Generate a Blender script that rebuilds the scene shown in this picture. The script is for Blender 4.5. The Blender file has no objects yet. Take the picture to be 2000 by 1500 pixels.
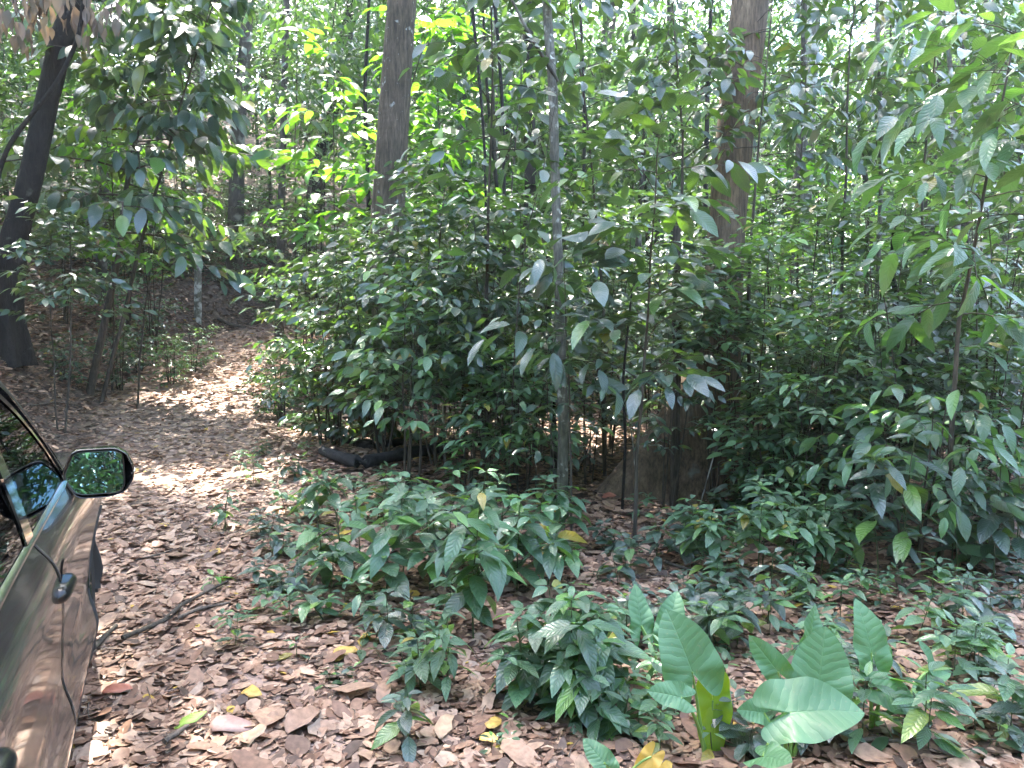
import bpy, math, random
import numpy as np
from mathutils import Vector, Matrix
R = math.radians
C = bpy.context.scene.collection
scene = bpy.context.scene
CAMZ = 1.70
F = 1502.0            # focal length in pixels of the 2000x1500 photograph
PITCH = R(5.7)
rng = np.random.default_rng(7)
def ss(x, a, b):
    t = np.clip((x - a) / (b - a), 0, 1); return t * t * (3 - 2 * t)

# ---------------------------------------------------------------- terrain
PY = [-20, 0, 3.6, 6, 9.9, 14, 17.5, 20, 22, 25, 30, 40]
PX = [2, -.2, -1.7, -2.7, -4.4, -6.0, -6.9, -7.0, -6.7, -5.5, -2, 4]
def path_x(y): return np.interp(y, PY, PX)
def terr(x, y):
    x = np.asarray(x, float); y = np.asarray(y, float)
    r = np.maximum(0, y - 7.0)
    rise = np.where(r < 18, .0049 * r * r, .0049 * 324 + .176 * (r - 18))
    px = path_x(y)
    f = 1 - .65 * ss(x - px, 1.5, 10)
    d = px - 1.2 - x
    far = ss(y, 6.5, 10)
    bank = (1.2 * ss(d, 0, 1.8) + .22 * np.maximum(0, d - 1.6)) * far
    bank = bank + .05 * np.maximum(0, d - 2) * (1 - far)
    n = .035 * np.sin(x * 1.7 + 1.3) * np.sin(y * 1.3 + .4) + .02 * np.sin(x * 3.9 + y * 2.7) + .05 * np.sin(x * .6 - y * .45)
    hill = .16 * np.maximum(0, y - 24) * ss(-x, -2, 8)
    side = 1 - ss(np.abs(x - px), .2, 1.2)
    return rise * f + bank + n * (.35 + .65 * (1 - side)) + hill
def tz(x, y): return float(terr(x, y))
def ray(u, v):
    a = (u - 1000) / F; b = -(v - 750) / F
    return Vector((a, math.cos(PITCH) + b * math.sin(PITCH), -math.sin(PITCH) + b * math.cos(PITCH)))
def at(u, v, y):
    d = ray(u, v); return Vector((0, 0, CAMZ)) + d * (y / d.y)
def ground(u, v):
    d = ray(u, v); t = 1.0
    while t < 60:
        p = Vector((0, 0, CAMZ)) + d * t
        if p.z <= tz(p.x, p.y): break
        t += .02
    return Vector((p.x, p.y, tz(p.x, p.y)))
def stand(u, y):      # ground point at picture column u, distance y
    x = (u - 1000) / F * y
    return Vector((x, y, tz(x, y)))
def pix(p):
    x, y, z = p[0], p[1], p[2] - CAMZ
    zc = y * math.cos(PITCH) - z * math.sin(PITCH); yc = y * math.sin(PITCH) + z * math.cos(PITCH)
    return 1000 + F * x / zc, 750 - F * yc / zc

# ---------------------------------------------------------------- meshes
def mesh_np(name, V, Q, mat, rnd=None, uv=None, smooth=True, T=None):
    me = bpy.data.meshes.new(name)
    V = np.asarray(V, np.float32).reshape(-1, 3)
    Q = np.asarray(Q, np.int32).reshape(-1, 4)
    T = np.zeros((0, 3), np.int32) if T is None else np.asarray(T, np.int32).reshape(-1, 3)
    nq, nt = len(Q), len(T)
    me.vertices.add(len(V)); me.vertices.foreach_set('co', V.ravel())
    lv = np.concatenate([Q.ravel(), T.ravel()])
    me.loops.add(len(lv)); me.loops.foreach_set('vertex_index', lv)
    me.polygons.add(nq + nt)
    st = np.concatenate([np.arange(nq) * 4, nq * 4 + np.arange(nt) * 3]).astype(np.int32)
    me.polygons.foreach_set('loop_start', st)
    if smooth: me.polygons.foreach_set('use_smooth', np.ones(nq + nt, bool))
    me.update(calc_edges=True)
    if rnd is not None:
        a = me.attributes.new('rnd', 'FLOAT', 'POINT'); a.data.foreach_set('value', np.asarray(rnd, np.float32))
    if uv is not None:
        l = me.uv_layers.new(name='UVMap'); l.data.foreach_set('uv', np.asarray(uv, np.float32)[lv].ravel())
    for m in (mat if isinstance(mat, (list, tuple)) else [mat]): me.materials.append(m)
    return me
def link(name, me, parent=None, loc=(0, 0, 0), rz=0):
    o = bpy.data.objects.new(name, me); C.objects.link(o)
    o.location = loc; o.rotation_euler = (0, 0, rz)
    if parent: o.parent = parent
    return o
def tag(o, label=None, cat=None, group=None, kind=None):
    if label: o['label'] = label
    if cat: o['category'] = cat
    if group: o['group'] = group
    if kind: o['kind'] = kind
    return o
def thing(name, label, cat, loc=(0, 0, 0), rz=0, group=None):
    return tag(link(name, None, None, loc, rz), label, cat, group)

class MB:             # collects tubes, grids and boxes into one mesh
    def __init__(s): s.V = []; s.Q = []; s.T = []; s.n = 0
    def add(s, V, Q, T=None):
        V = np.asarray(V, float).reshape(-1, 3)
        s.V.append(V)
        if len(Q): s.Q.append(np.asarray(Q, int).reshape(-1, 4) + s.n)
        if T is not None and len(T): s.T.append(np.asarray(T, int).reshape(-1, 3) + s.n)
        s.n += len(V)
    def grid(s, G, closed=False):
        G = np.asarray(G, float); a, b = G.shape[:2]
        idx = np.arange(a * b).reshape(a, b)
        if closed: idx = np.concatenate([idx, idx[:, :1]], 1)
        Q = np.stack([idx[:-1, :-1], idx[:-1, 1:], idx[1:, 1:], idx[1:, :-1]], -1).reshape(-1, 4)
        s.add(G.reshape(-1, 3), Q)
    def tube(s, pts, rad, sides=6, cap=True, wob=0, seed=0):
        pts = np.asarray(pts, float); n = len(pts)
        rad = np.broadcast_to(np.asarray(rad, float), (n,)).copy()
        tg = np.gradient(pts, axis=0); tg /= np.linalg.norm(tg, axis=1, keepdims=True) + 1e-9
        ref = np.array([1., 0, 0]) if abs(tg[:, 0]).mean() < .8 else np.array([0, 0, 1.])
        A = np.cross(tg, ref); A /= np.linalg.norm(A, axis=1, keepdims=True) + 1e-9
        B = np.cross(tg, A)
        th = np.arange(sides) * 2 * math.pi / sides
        rr = np.repeat(rad[:, None], sides, 1)
        if wob:
            g = np.random.default_rng(seed)
            rr = rr * (1 + wob * g.normal(size=(n, sides)))
        G = pts[:, None, :] + rr[..., None] * (np.cos(th)[None, :, None] * A[:, None, :] + np.sin(th)[None, :, None] * B[:, None, :])
        n0 = s.n
        s.grid(G, True)
        if cap and sides >= 5:
            for k in (0, n - 1):
                s.add(np.vstack([G[k], pts[k]]), np.zeros((0, 4), int), [(i, (i + 1) % sides, sides) if k else ((i + 1) % sides, i, sides) for i in range(sides)])
    def box(s, c, d, rot=None):
        c = np.array(c, float); d = np.array(d, float) / 2
        P = np.array([[x, y, z] for x in (-1, 1) for y in (-1, 1) for z in (-1, 1)], float) * d
        if rot is not None: P = P @ np.array(rot).T
        s.add(P + c, [(0, 1, 3, 2), (4, 6, 7, 5), (0, 4, 5, 1), (2, 3, 7, 6), (0, 2, 6, 4), (1, 5, 7, 3)])
    def mesh(s, name, mat, smooth=True, rnd=None):
        return mesh_np(name, np.concatenate(s.V), np.concatenate(s.Q) if s.Q else np.zeros((0, 4)), mat, rnd, None, smooth, np.concatenate(s.T) if s.T else None)
    def build(s, name, mat, parent=None, smooth=True, loc=(0, 0, 0)):
        return link(name, s.mesh(name, mat, smooth), parent, loc)

PROF = {  # half-width of a leaf along its length
    'ell': ([0, .12, .3, .55, .8, 1], [.06, .55, .92, 1, .62, .02]),
    'lit': ([0, .1, .32, .62, .87, 1], [.22, .7, 1, .95, .58, .1]),
    'lan': ([0, .14, .35, .62, .85, 1], [.06, .6, 1, .88, .42, .0]),
    'obo': ([0, .15, .4, .68, .88, 1], [.04, .35, .78, 1, .66, .05]),
    'mid': ([0, .3, .65, 1], [.08, 1, .85, .03]),
    'far': ([0, .5, 1], [.12, 1, .05]),
}
def norm(a): return a / (np.linalg.norm(a, axis=-1, keepdims=True) + 1e-9)
class Leaves:
    def __init__(s): s.a = [[], [], [], [], [], [], []]
    def add(s, P, D, U, L, W=.4, droop=.2, tone=None):
        P = np.atleast_2d(np.asarray(P, float)); n = len(P)
        b = lambda x, k: np.broadcast_to(np.asarray(x, float), (n,) if k == 1 else (n, 3)).copy()
        for q, x in zip(s.a, (P, b(D, 3), b(U, 3), b(L, 1), b(W, 1), b(droop, 1), b(-1 if tone is None else tone, 1))): q.append(x)
    def count(s): return sum(len(x) for x in s.a[0])
    def mesh(s, name, mat, prof='mid', fold=.25, seed=1, wave=0.0, jag=0.0):
        g = np.random.default_rng(seed)
        P, D, U, L, W, K, T = [np.concatenate(x) for x in s.a]
        N = len(P); D = norm(D); S = norm(np.cross(D, U)); U = np.cross(S, D)
        t, w = [np.array(x) for x in PROF[prof]]; n = len(t)
        Lb = L[:, None, None]
        c = P[:, None] + Lb * (t[None, :, None] * D[:, None] - (K[:, None] * t[None] ** 2)[..., None] * U[:, None])
        hw = (w[None] * (L * W)[:, None] * .5)[..., None]
        jl = 1 + jag * g.normal(size=(N, n, 1)); jr = 1 + jag * g.normal(size=(N, n, 1))
        f = fold * (1 + .4 * g.normal(size=(N, 1, 1)))
        wv = wave * L[:, None, None] * np.sin(t[None, :, None] * 9 + g.uniform(0, 6, (N, 1, 1)))
        wr = wave * L[:, None, None] * np.sin(t[None, :, None] * 8 + g.uniform(0, 6, (N, 1, 1)))
        l = c - hw * jl * S[:, None] + (hw * f + wv * w[None, :, None]) * U[:, None]
        r = c + hw * jr * S[:, None] + (hw * f + wr * w[None, :, None]) * U[:, None]
        V = np.stack([l, c, r], 2).reshape(-1, 3)
        k = np.arange(n - 1)[:, None] * 3 + np.arange(2)[None]
        q = np.stack([k, k + 1, k + 4, k + 3], -1).reshape(-1, 4)
        Q = (np.arange(N)[:, None, None] * (n * 3) + q[None]).reshape(-1, 4)
        rn = np.where(T < 0, g.random(N), T)
        uv = np.zeros((N, n, 3, 2)); uv[..., 0] = np.array([-1, 0, 1])[None, None]; uv[..., 1] = t[None, :, None]
        uv[..., 0] *= W[:, None, None]
        return mesh_np(name, V, Q, mat, np.repeat(rn, n * 3), uv.reshape(-1, 2))

# ---------------------------------------------------------------- materials
def new_mat(name):
    m = bpy.data.materials.new(name); m.use_nodes = True
    m.node_tree.nodes.clear(); return m, m.node_tree.nodes, m.node_tree.links
def node(N, typ, **k):
    n = N.new(typ)
    for a, b in k.items():
        if a.startswith('i_'): n.inputs[a[2:].replace('_', ' ')].default_value = b
        else: setattr(n, a, b)
    return n
def ramp(N, stops, interp='LINEAR'):
    r = N.new('ShaderNodeValToRGB'); r.color_ramp.interpolation = interp
    e = r.color_ramp.elements
    while len(e) < len(stops): e.new(.5)
    for k, (p, c) in zip(e, stops): k.position = p; k.color = (*c, 1)
    return r
def mul(c, k): return tuple(min(1, x * k) for x in c)

def leaf_mat(name, base, young, trans, rough=.38, tfac=.35, vein=0, spots=0, old=(.30, .22, .03), coat=0.0, vstr=.6, vcol=.4):
    m, N, Lk = new_mat(name)
    a = node(N, 'ShaderNodeAttribute', attribute_name='rnd')
    r = ramp(N, [(0, mul(base, .7)), (.55, base), (.85, mul(base, 1.5)), (.94, young), (.978, young), (.985, old), (1, mul(old, .6))]); Lk.new(a.outputs['Fac'], r.inputs[0])
    rt = ramp(N, [(0, mul(trans, .7)), (.6, trans), (1, mul(trans, 1.35))]); Lk.new(a.outputs['Fac'], rt.inputs[0])
    geo = node(N, 'ShaderNodeNewGeometry')
    mx = node(N, 'ShaderNodeMix', data_type='RGBA'); mx.inputs['B'].default_value = (base[0] * 1.6 + .03, base[1] * 1.35 + .03, base[2] * 1.6 + .025, 1)
    Lk.new(r.outputs[0], mx.inputs['A'])
    mm = node(N, 'ShaderNodeMath', operation='MULTIPLY'); mm.inputs[1].default_value = .55
    Lk.new(geo.outputs['Backfacing'], mm.inputs[0]); Lk.new(mm.outputs[0], mx.inputs['Factor'])
    col = mx.outputs['Result']
    p = node(N, 'ShaderNodeBsdfPrincipled'); p.inputs['Roughness'].default_value = rough
    p.inputs['Specular IOR Level'].default_value = .7
    if coat: p.inputs['Coat Weight'].default_value = coat; p.inputs['Coat Roughness'].default_value = .16
    if vein:
        uv = node(N, 'ShaderNodeUVMap'); sx = node(N, 'ShaderNodeSeparateXYZ'); Lk.new(uv.outputs[0], sx.inputs[0])
        ab = node(N, 'ShaderNodeMath', operation='ABSOLUTE'); Lk.new(sx.outputs[0], ab.inputs[0])
        mu = node(N, 'ShaderNodeMath', operation='MULTIPLY_ADD'); Lk.new(ab.outputs[0], mu.inputs[0]); mu.inputs[1].default_value = -.55; Lk.new(sx.outputs[1], mu.inputs[2])
        nv = node(N, 'ShaderNodeTexNoise'); nv.inputs['Scale'].default_value = 4; Lk.new(uv.outputs[0], nv.inputs['Vector'])
        mv = node(N, 'ShaderNodeMath', operation='MULTIPLY_ADD'); Lk.new(nv.outputs[0], mv.inputs[0]); mv.inputs[1].default_value = .14; Lk.new(mu.outputs[0], mv.inputs[2])
        fr = node(N, 'ShaderNodeMath', operation='MULTIPLY'); Lk.new(mv.outputs[0], fr.inputs[0]); fr.inputs[1].default_value = vein
        pp = node(N, 'ShaderNodeMath', operation='PINGPONG'); Lk.new(fr.outputs[0], pp.inputs[0]); pp.inputs[1].default_value = .5
        sq = node(N, 'ShaderNodeMath', operation='POWER'); Lk.new(pp.outputs[0], sq.inputs[0]); sq.inputs[1].default_value = .5
        mid = node(N, 'ShaderNodeMapRange'); Lk.new(ab.outputs[0], mid.inputs[0]); mid.inputs[1].default_value = 0; mid.inputs[2].default_value = .03
        mn = node(N, 'ShaderNodeMath', operation='MINIMUM'); Lk.new(sq.outputs[0], mn.inputs[0]); Lk.new(mid.outputs[0], mn.inputs[1])
        bp = node(N, 'ShaderNodeBump'); bp.inputs['Strength'].default_value = vstr; bp.inputs['Distance'].default_value = .006
        Lk.new(mn.outputs[0], bp.inputs['Height']); Lk.new(bp.outputs[0], p.inputs['Normal'])
        vm = node(N, 'ShaderNodeMapRange'); Lk.new(mn.outputs[0], vm.inputs[0]); vm.inputs[2].default_value = .22; vm.inputs[3].default_value = vcol; vm.inputs[4].default_value = 0
        m2 = node(N, 'ShaderNodeMix', data_type='RGBA'); Lk.new(vm.outputs[0], m2.inputs['Factor']); Lk.new(col, m2.inputs['A'])
        m2.inputs['B'].default_value = (base[0] * 2.4 + .04, base[1] * 1.9 + .05, base[2] * 2 + .03, 1); col = m2.outputs['Result']
    if spots:
        tc = node(N, 'ShaderNodeTexCoord'); no = node(N, 'ShaderNodeTexNoise'); no.inputs['Scale'].default_value = 90; no.inputs['Detail'].default_value = 1
        Lk.new(tc.outputs['Object'], no.inputs['Vector'])
        mr = node(N, 'ShaderNodeMapRange'); Lk.new(no.outputs[0], mr.inputs[0]); mr.inputs[1].default_value = .68; mr.inputs[2].default_value = .74; mr.inputs[4].default_value = spots
        m3 = node(N, 'ShaderNodeMix', data_type='RGBA'); Lk.new(mr.outputs[0], m3.inputs['Factor']); Lk.new(col, m3.inputs['A']); m3.inputs['B'].default_value = (.2, .2, .1, 1); col = m3.outputs['Result']
    Lk.new(col, p.inputs['Base Color'])
    tr = node(N, 'ShaderNodeBsdfTranslucent'); Lk.new(rt.outputs[0], tr.inputs[0])
    ms = node(N, 'ShaderNodeMixShader'); ms.inputs[0].default_value = tfac
    Lk.new(p.outputs[0], ms.inputs[1]); Lk.new(tr.outputs[0], ms.inputs[2])
    o = node(N, 'ShaderNodeOutputMaterial'); Lk.new(ms.outputs[0], o.inputs[0]); return m

def bark_mat(name, dark, light, scale=9, stretch=.25, patch=None, pscale=5, pamt=.5, rings=0, bump=.6, rough=.85):
    m, N, Lk = new_mat(name)
    tc = node(N, 'ShaderNodeTexCoord'); mp = node(N, 'ShaderNodeMapping'); Lk.new(tc.outputs['Object'], mp.inputs[0]); mp.inputs['Scale'].default_value = (1, 1, stretch)
    n1 = node(N, 'ShaderNodeTexNoise'); n1.inputs['Scale'].default_value = scale; n1.inputs['Detail'].default_value = 8; n1.inputs['Roughness'].default_value = .65; Lk.new(mp.outputs[0], n1.inputs['Vector'])
    r = ramp(N, [(.3, dark), (.7, light)]); Lk.new(n1.outputs[0], r.inputs[0]); col = r.outputs[0]
    mp2 = node(N, 'ShaderNodeMapping'); Lk.new(tc.outputs['Object'], mp2.inputs[0]); mp2.inputs['Scale'].default_value = (1, 1, .13)
    n3 = node(N, 'ShaderNodeTexNoise'); n3.inputs['Scale'].default_value = 55; n3.inputs['Detail'].default_value = 5; n3.inputs['Roughness'].default_value = .7; Lk.new(mp2.outputs[0], n3.inputs['Vector'])
    r3 = ramp(N, [(.36, (.35, .35, .35)), (.62, (1.0, 1.0, 1.0))]); Lk.new(n3.outputs[0], r3.inputs[0])
    n4 = node(N, 'ShaderNodeTexNoise'); n4.inputs['Scale'].default_value = 2.2; n4.inputs['Detail'].default_value = 6; Lk.new(tc.outputs['Object'], n4.inputs['Vector'])
    r4 = ramp(N, [(.35, (.6, .62, .55)), (.65, (1, 1, 1))]); Lk.new(n4.outputs[0], r4.inputs[0])
    for q in (r3, r4):
        mq = node(N, 'ShaderNodeMix', data_type='RGBA', blend_type='MULTIPLY'); mq.inputs['Factor'].default_value = .85; Lk.new(col, mq.inputs['A']); Lk.new(q.outputs[0], mq.inputs['B']); col = mq.outputs['Result']
    hh = node(N, 'ShaderNodeMath', operation='MULTIPLY_ADD'); Lk.new(n3.outputs[0], hh.inputs[0]); hh.inputs[1].default_value = .6; Lk.new(n1.outputs[0], hh.inputs[2])
    h = hh.outputs[0]
    if rings:
        w = node(N, 'ShaderNodeTexWave', bands_direction='Z'); w.inputs['Scale'].default_value = rings; w.inputs['Distortion'].default_value = 3; w.inputs['Detail'].default_value = 3; w.inputs['Detail Scale'].default_value = 2
        Lk.new(tc.outputs['Object'], w.inputs['Vector'])
        ad = node(N, 'ShaderNodeMath', operation='MULTIPLY_ADD'); Lk.new(w.outputs[0], ad.inputs[0]); ad.inputs[1].default_value = .08; Lk.new(hh.outputs[0], ad.inputs[2]); h = ad.outputs[0]
    if patch:
        n2 = node(N, 'ShaderNodeTexNoise'); n2.inputs['Scale'].default_value = pscale; n2.inputs['Detail'].default_value = 5; Lk.new(tc.outputs['Object'], n2.inputs['Vector'])
        mr = node(N, 'ShaderNodeMapRange'); Lk.new(n2.outputs[0], mr.inputs[0]); mr.inputs[1].default_value = 1 - pamt; mr.inputs[2].default_value = 1 - pamt + .12
        mx = node(N, 'ShaderNodeMix', data_type='RGBA'); Lk.new(mr.outputs[0], mx.inputs['Factor']); Lk.new(col, mx.inputs['A']); mx.inputs['B'].default_value = (*patch, 1); col = mx.outputs['Result']
    p = node(N, 'ShaderNodeBsdfPrincipled'); p.inputs['Roughness'].default_value = rough; Lk.new(col, p.inputs['Base Color'])
    b = node(N, 'ShaderNodeBump'); b.inputs['Strength'].default_value = bump; b.inputs['Distance'].default_value = .03; Lk.new(h, b.inputs['Height']); Lk.new(b.outputs[0], p.inputs['Normal'])
    o = node(N, 'ShaderNodeOutputMaterial'); Lk.new(p.outputs[0], o.inputs[0]); return m

def plain(name, col, rough=.5, metal=0, coat=0, spec=.5, bump=0, bscale=40, var=0):
    m, N, Lk = new_mat(name)
    p = node(N, 'ShaderNodeBsdfPrincipled'); p.inputs['Base Color'].default_value = (*col, 1); p.inputs['Roughness'].default_value = rough; p.inputs['Metallic'].default_value = metal
    p.inputs['Coat Weight'].default_value = coat; p.inputs['Coat Roughness'].default_value = .06; p.inputs['Specular IOR Level'].default_value = spec
    if bump or var:
        tc = node(N, 'ShaderNodeTexCoord'); n1 = node(N, 'ShaderNodeTexNoise'); n1.inputs['Scale'].default_value = bscale; n1.inputs['Detail'].default_value = 6; Lk.new(tc.outputs['Object'], n1.inputs['Vector'])
        if bump:
            b = node(N, 'ShaderNodeBump'); b.inputs['Strength'].default_value = bump; b.inputs['Distance'].default_value = .01; Lk.new(n1.outputs[0], b.inputs['Height']); Lk.new(b.outputs[0], p.inputs['Normal'])
        if var:
            r = ramp(N, [(.3, mul(col, 1 - var)), (.7, mul(col, 1 + var))]); Lk.new(n1.outputs[0], r.inputs[0]); Lk.new(r.outputs[0], p.inputs['Base Color'])
    o = node(N, 'ShaderNodeOutputMaterial'); Lk.new(p.outputs[0], o.inputs[0]); return m

M = {}
M['dark'] = leaf_mat('leaf_dark', (.050, .088, .066), (.10, .2, .04), (.15, .30, .02), .28, .22, vein=10, coat=.6)
M['dark_far'] = leaf_mat('leaf_dark_plain', (.050, .088, .069), (.10, .2, .04), (.15, .30, .02), .28, .22, coat=.6)
M['mid'] = leaf_mat('leaf_mid', (.052, .105, .055), (.13, .26, .04), (.15, .31, .035), .3, .3, coat=.4)
M['herb'] = leaf_mat('leaf_herb', (.068, .14, .076), (.12, .25, .06), (.18, .40, .04), .32, .26, coat=.3, vein=9, spots=.4)
M['pale'] = leaf_mat('leaf_pale', (.09, .165, .09), (.16, .3, .08), (.22, .42, .05), .36, .28, vein=8)
M['bright'] = leaf_mat('leaf_bright', (.05, .15, .03), (.10, .25, .035), (.18, .44, .025), .4, .42)  # young leaf green, with the glow of backlit leaves put into the colour
M['canopy'] = leaf_mat('leaf_canopy', (.045, .095, .04), (.10, .2, .04), (.11, .23, .05), .32, .26, coat=.4)
M['alo'] = leaf_mat('leaf_elephant_ear', (.08, .195, .085), (.09, .2, .08), (.16, .40, .05), .48, .25, vein=7, vstr=.4, vcol=.34, spots=.5)
M['alo_backlit'] = leaf_mat('leaf_elephant_ear_backlit', (.17, .3, .02), (.2, .34, .02), (.38, .52, .01), .45, .5, vein=6.5, vstr=.2, vcol=.2)  # yellow-green of a backlit leaf, its glow put into the colour
M['yellow'] = leaf_mat('leaf_yellow', (.50, .31, .05), (.54, .34, .07), (.45, .26, .03), .5, .25)
M['dead'] = leaf_mat('leaf_dead_hanging', (.15, .12, .085), (.20, .135, .09), (.16, .11, .06), .7, .25, old=(.3, .2, .1))
M['fern'] = leaf_mat('leaf_fern', (.06, .16, .05), (.12, .28, .05), (.2, .44, .03), .45, .4)
M['stem'] = bark_mat('stem_bark', (.05, .04, .03), (.14, .11, .08), 30, .3, bump=.3)
M['stemg'] = bark_mat('stem_green', (.06, .09, .03), (.13, .16, .06), 40, .3, bump=.15, rough=.55)
M['petiole'] = plain('petiole_green', (.16, .27, .06), .45)
M['bark_main'] = bark_mat('bark_grey_brown', (.07, .05, .034), (.22, .16, .11), 24, .12, (.42, .42, .38), 11, .36, rings=5, bump=.6)
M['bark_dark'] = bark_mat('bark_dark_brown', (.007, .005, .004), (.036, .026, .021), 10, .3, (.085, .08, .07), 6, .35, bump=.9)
M['bark_right'] = bark_mat('bark_buttress', (.085, .058, .037), (.33, .225, .145), 14, .14, (.2, .2, .17), 5, .36, bump=.7)
M['bark_lichen'] = bark_mat('bark_lichen', (.09, .084, .066), (.28, .26, .21), 20, .4, (.40, .40, .35), 16, .40, bump=.5)
M['bark_pale'] = bark_mat('bark_pale', (.12, .11, .09), (.32, .3, .25), 9, .35, (.55, .54, .5), 6, .52, bump=.35)
M['bark_far'] = bark_mat('bark_far', (.05, .042, .035), (.15, .125, .10), 6, .3, (.25, .24, .2), 3, .42, bump=.5)
# ---------------------------------------------------------------- ground, path, leaf litter
def soil_mat(name, dark, light, sc=5):
    m, N, Lk = new_mat(name)
    tc = node(N, 'ShaderNodeTexCoord')
    v = node(N, 'ShaderNodeTexVoronoi'); v.inputs['Scale'].default_value = 13; v.inputs['Randomness'].default_value = 1; Lk.new(tc.outputs['Object'], v.inputs['Vector'])
    n1 = node(N, 'ShaderNodeTexNoise'); n1.inputs['Scale'].default_value = sc; n1.inputs['Detail'].default_value = 9; n1.inputs['Roughness'].default_value = .7; Lk.new(tc.outputs['Object'], n1.inputs['Vector'])
    hs = node(N, 'ShaderNodeSeparateColor'); Lk.new(v.outputs['Color'], hs.inputs[0])
    r1 = ramp(N, [(0, mul(dark, .6)), (.4, dark), (.8, light), (1, mul(light, 1.3))]); Lk.new(hs.outputs[0], r1.inputs[0])
    r2 = ramp(N, [(.3, mul(dark, .5)), (.7, light)]); Lk.new(n1.outputs[0], r2.inputs[0])
    mx = node(N, 'ShaderNodeMix', data_type='RGBA'); mx.inputs['Factor'].default_value = .5; Lk.new(r1.outputs[0], mx.inputs['A']); Lk.new(r2.outputs[0], mx.inputs['B'])
    p = node(N, 'ShaderNodeBsdfPrincipled'); p.inputs['Roughness'].default_value = .9; Lk.new(mx.outputs['Result'], p.inputs['Base Color'])
    b = node(N, 'ShaderNodeBump'); b.inputs['Strength'].default_value = .8; b.inputs['Distance'].default_value = .03; Lk.new(hs.outputs[0], b.inputs['Height']); Lk.new(b.outputs[0], p.inputs['Normal'])
    o = node(N, 'ShaderNodeOutputMaterial'); Lk.new(p.outputs[0], o.inputs[0]); return m
M['soil'] = soil_mat('forest_soil', (.055, .036, .026), (.16, .105, .075))
M['pathsoil'] = soil_mat('path_soil', (.17, .115, .088), (.36, .25, .195), 3)

def nonuni(lo, hi, fine_lo, fine_hi, step):
    a = list(np.arange(fine_lo, fine_hi, step))
    b = [fine_hi]; s = step
    while b[-1] < hi: s *= 1.25; b.append(b[-1] + s)
    c = [fine_lo]; s = step
    while c[-1] > lo: s *= 1.25; c.append(c[-1] - s)
    return np.array(c[:0:-1] + a + b)
gx = nonuni(-170, 170, -14, 12, .3); gy = nonuni(-170, 190, -3, 26, .3)
GX, GY = np.meshgrid(gx, gy); GZ = terr(GX, GY)
GZ = np.where(GY > 60, np.minimum(GZ, terr(GX, np.full_like(GY, 60.))), GZ)
GZ = np.clip(GZ, -1, 13)
mb = MB(); mb.grid(np.stack([GX, GY, GZ], -1))
tag(mb.build('ground', M['soil']), 'brown forest floor of soil and rotting leaves', kind='structure')
ys = np.arange(-6, 25.5, .3); G = []
for y in ys:
    hw = 1.25 + .12 * math.sin(y * 1.1) + .08 * math.sin(y * 2.9)
    xs_ = path_x(y) + np.linspace(-hw, hw, 11)
    G.append([(x, y, tz(x, y) + .006) for x in xs_])
mb = MB(); mb.grid(np.array(G))
tag(mb.build('path', M['pathsoil']), 'leaf-strewn dirt track curving away between the trees', kind='structure')

def litter_mat():
    m, N, Lk = new_mat('leaf_litter')
    a = node(N, 'ShaderNodeAttribute', attribute_name='rnd')
    r = ramp(N, [(0, (.05, .033, .025)), (.18, (.12, .075, .055)), (.4, (.22, .118, .075)), (.62, (.38, .238, .158)), (.8, (.47, .315, .22)), (.93, (.37, .275, .205)), (.975, (.45, .22, .12)), (1, (.55, .36, .07))])
    Lk.new(a.outputs['Fac'], r.inputs[0])
    tc = node(N, 'ShaderNodeTexCoord'); n1 = node(N, 'ShaderNodeTexNoise'); n1.inputs['Scale'].default_value = 45; n1.inputs['Detail'].default_value = 4; Lk.new(tc.outputs['Object'], n1.inputs['Vector'])
    mr = node(N, 'ShaderNodeMapRange'); Lk.new(n1.outputs[0], mr.inputs[0]); mr.inputs[1].default_value = .3; mr.inputs[2].default_value = .7; mr.inputs[3].default_value = .65; mr.inputs[4].default_value = 1.12
    mx = node(N, 'ShaderNodeMix', data_type='RGBA', blend_type='MULTIPLY'); mx.inputs['Factor'].default_value = 1; Lk.new(r.outputs[0], mx.inputs['A'])
    cb = node(N, 'ShaderNodeCombineColor'); [Lk.new(mr.outputs[0], cb.inputs[i]) for i in range(3)]; Lk.new(cb.outputs[0], mx.inputs['B'])
    p = node(N, 'ShaderNodeBsdfPrincipled'); p.inputs['Roughness'].default_value = .55; p.inputs['Specular IOR Level'].default_value = .4; Lk.new(mx.outputs['Result'], p.inputs['Base Color'])
    tr = node(N, 'ShaderNodeBsdfTranslucent'); Lk.new(mx.outputs['Result'], tr.inputs[0])
    ms = node(N, 'ShaderNodeMixShader'); ms.inputs[0].default_value = .15; Lk.new(p.outputs[0], ms.inputs[1]); Lk.new(tr.outputs[0], ms.inputs[2])
    o = node(N, 'ShaderNodeOutputMaterial'); Lk.new(ms.outputs[0], o.inputs[0]); return m
M['litter'] = litter_mat()

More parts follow.
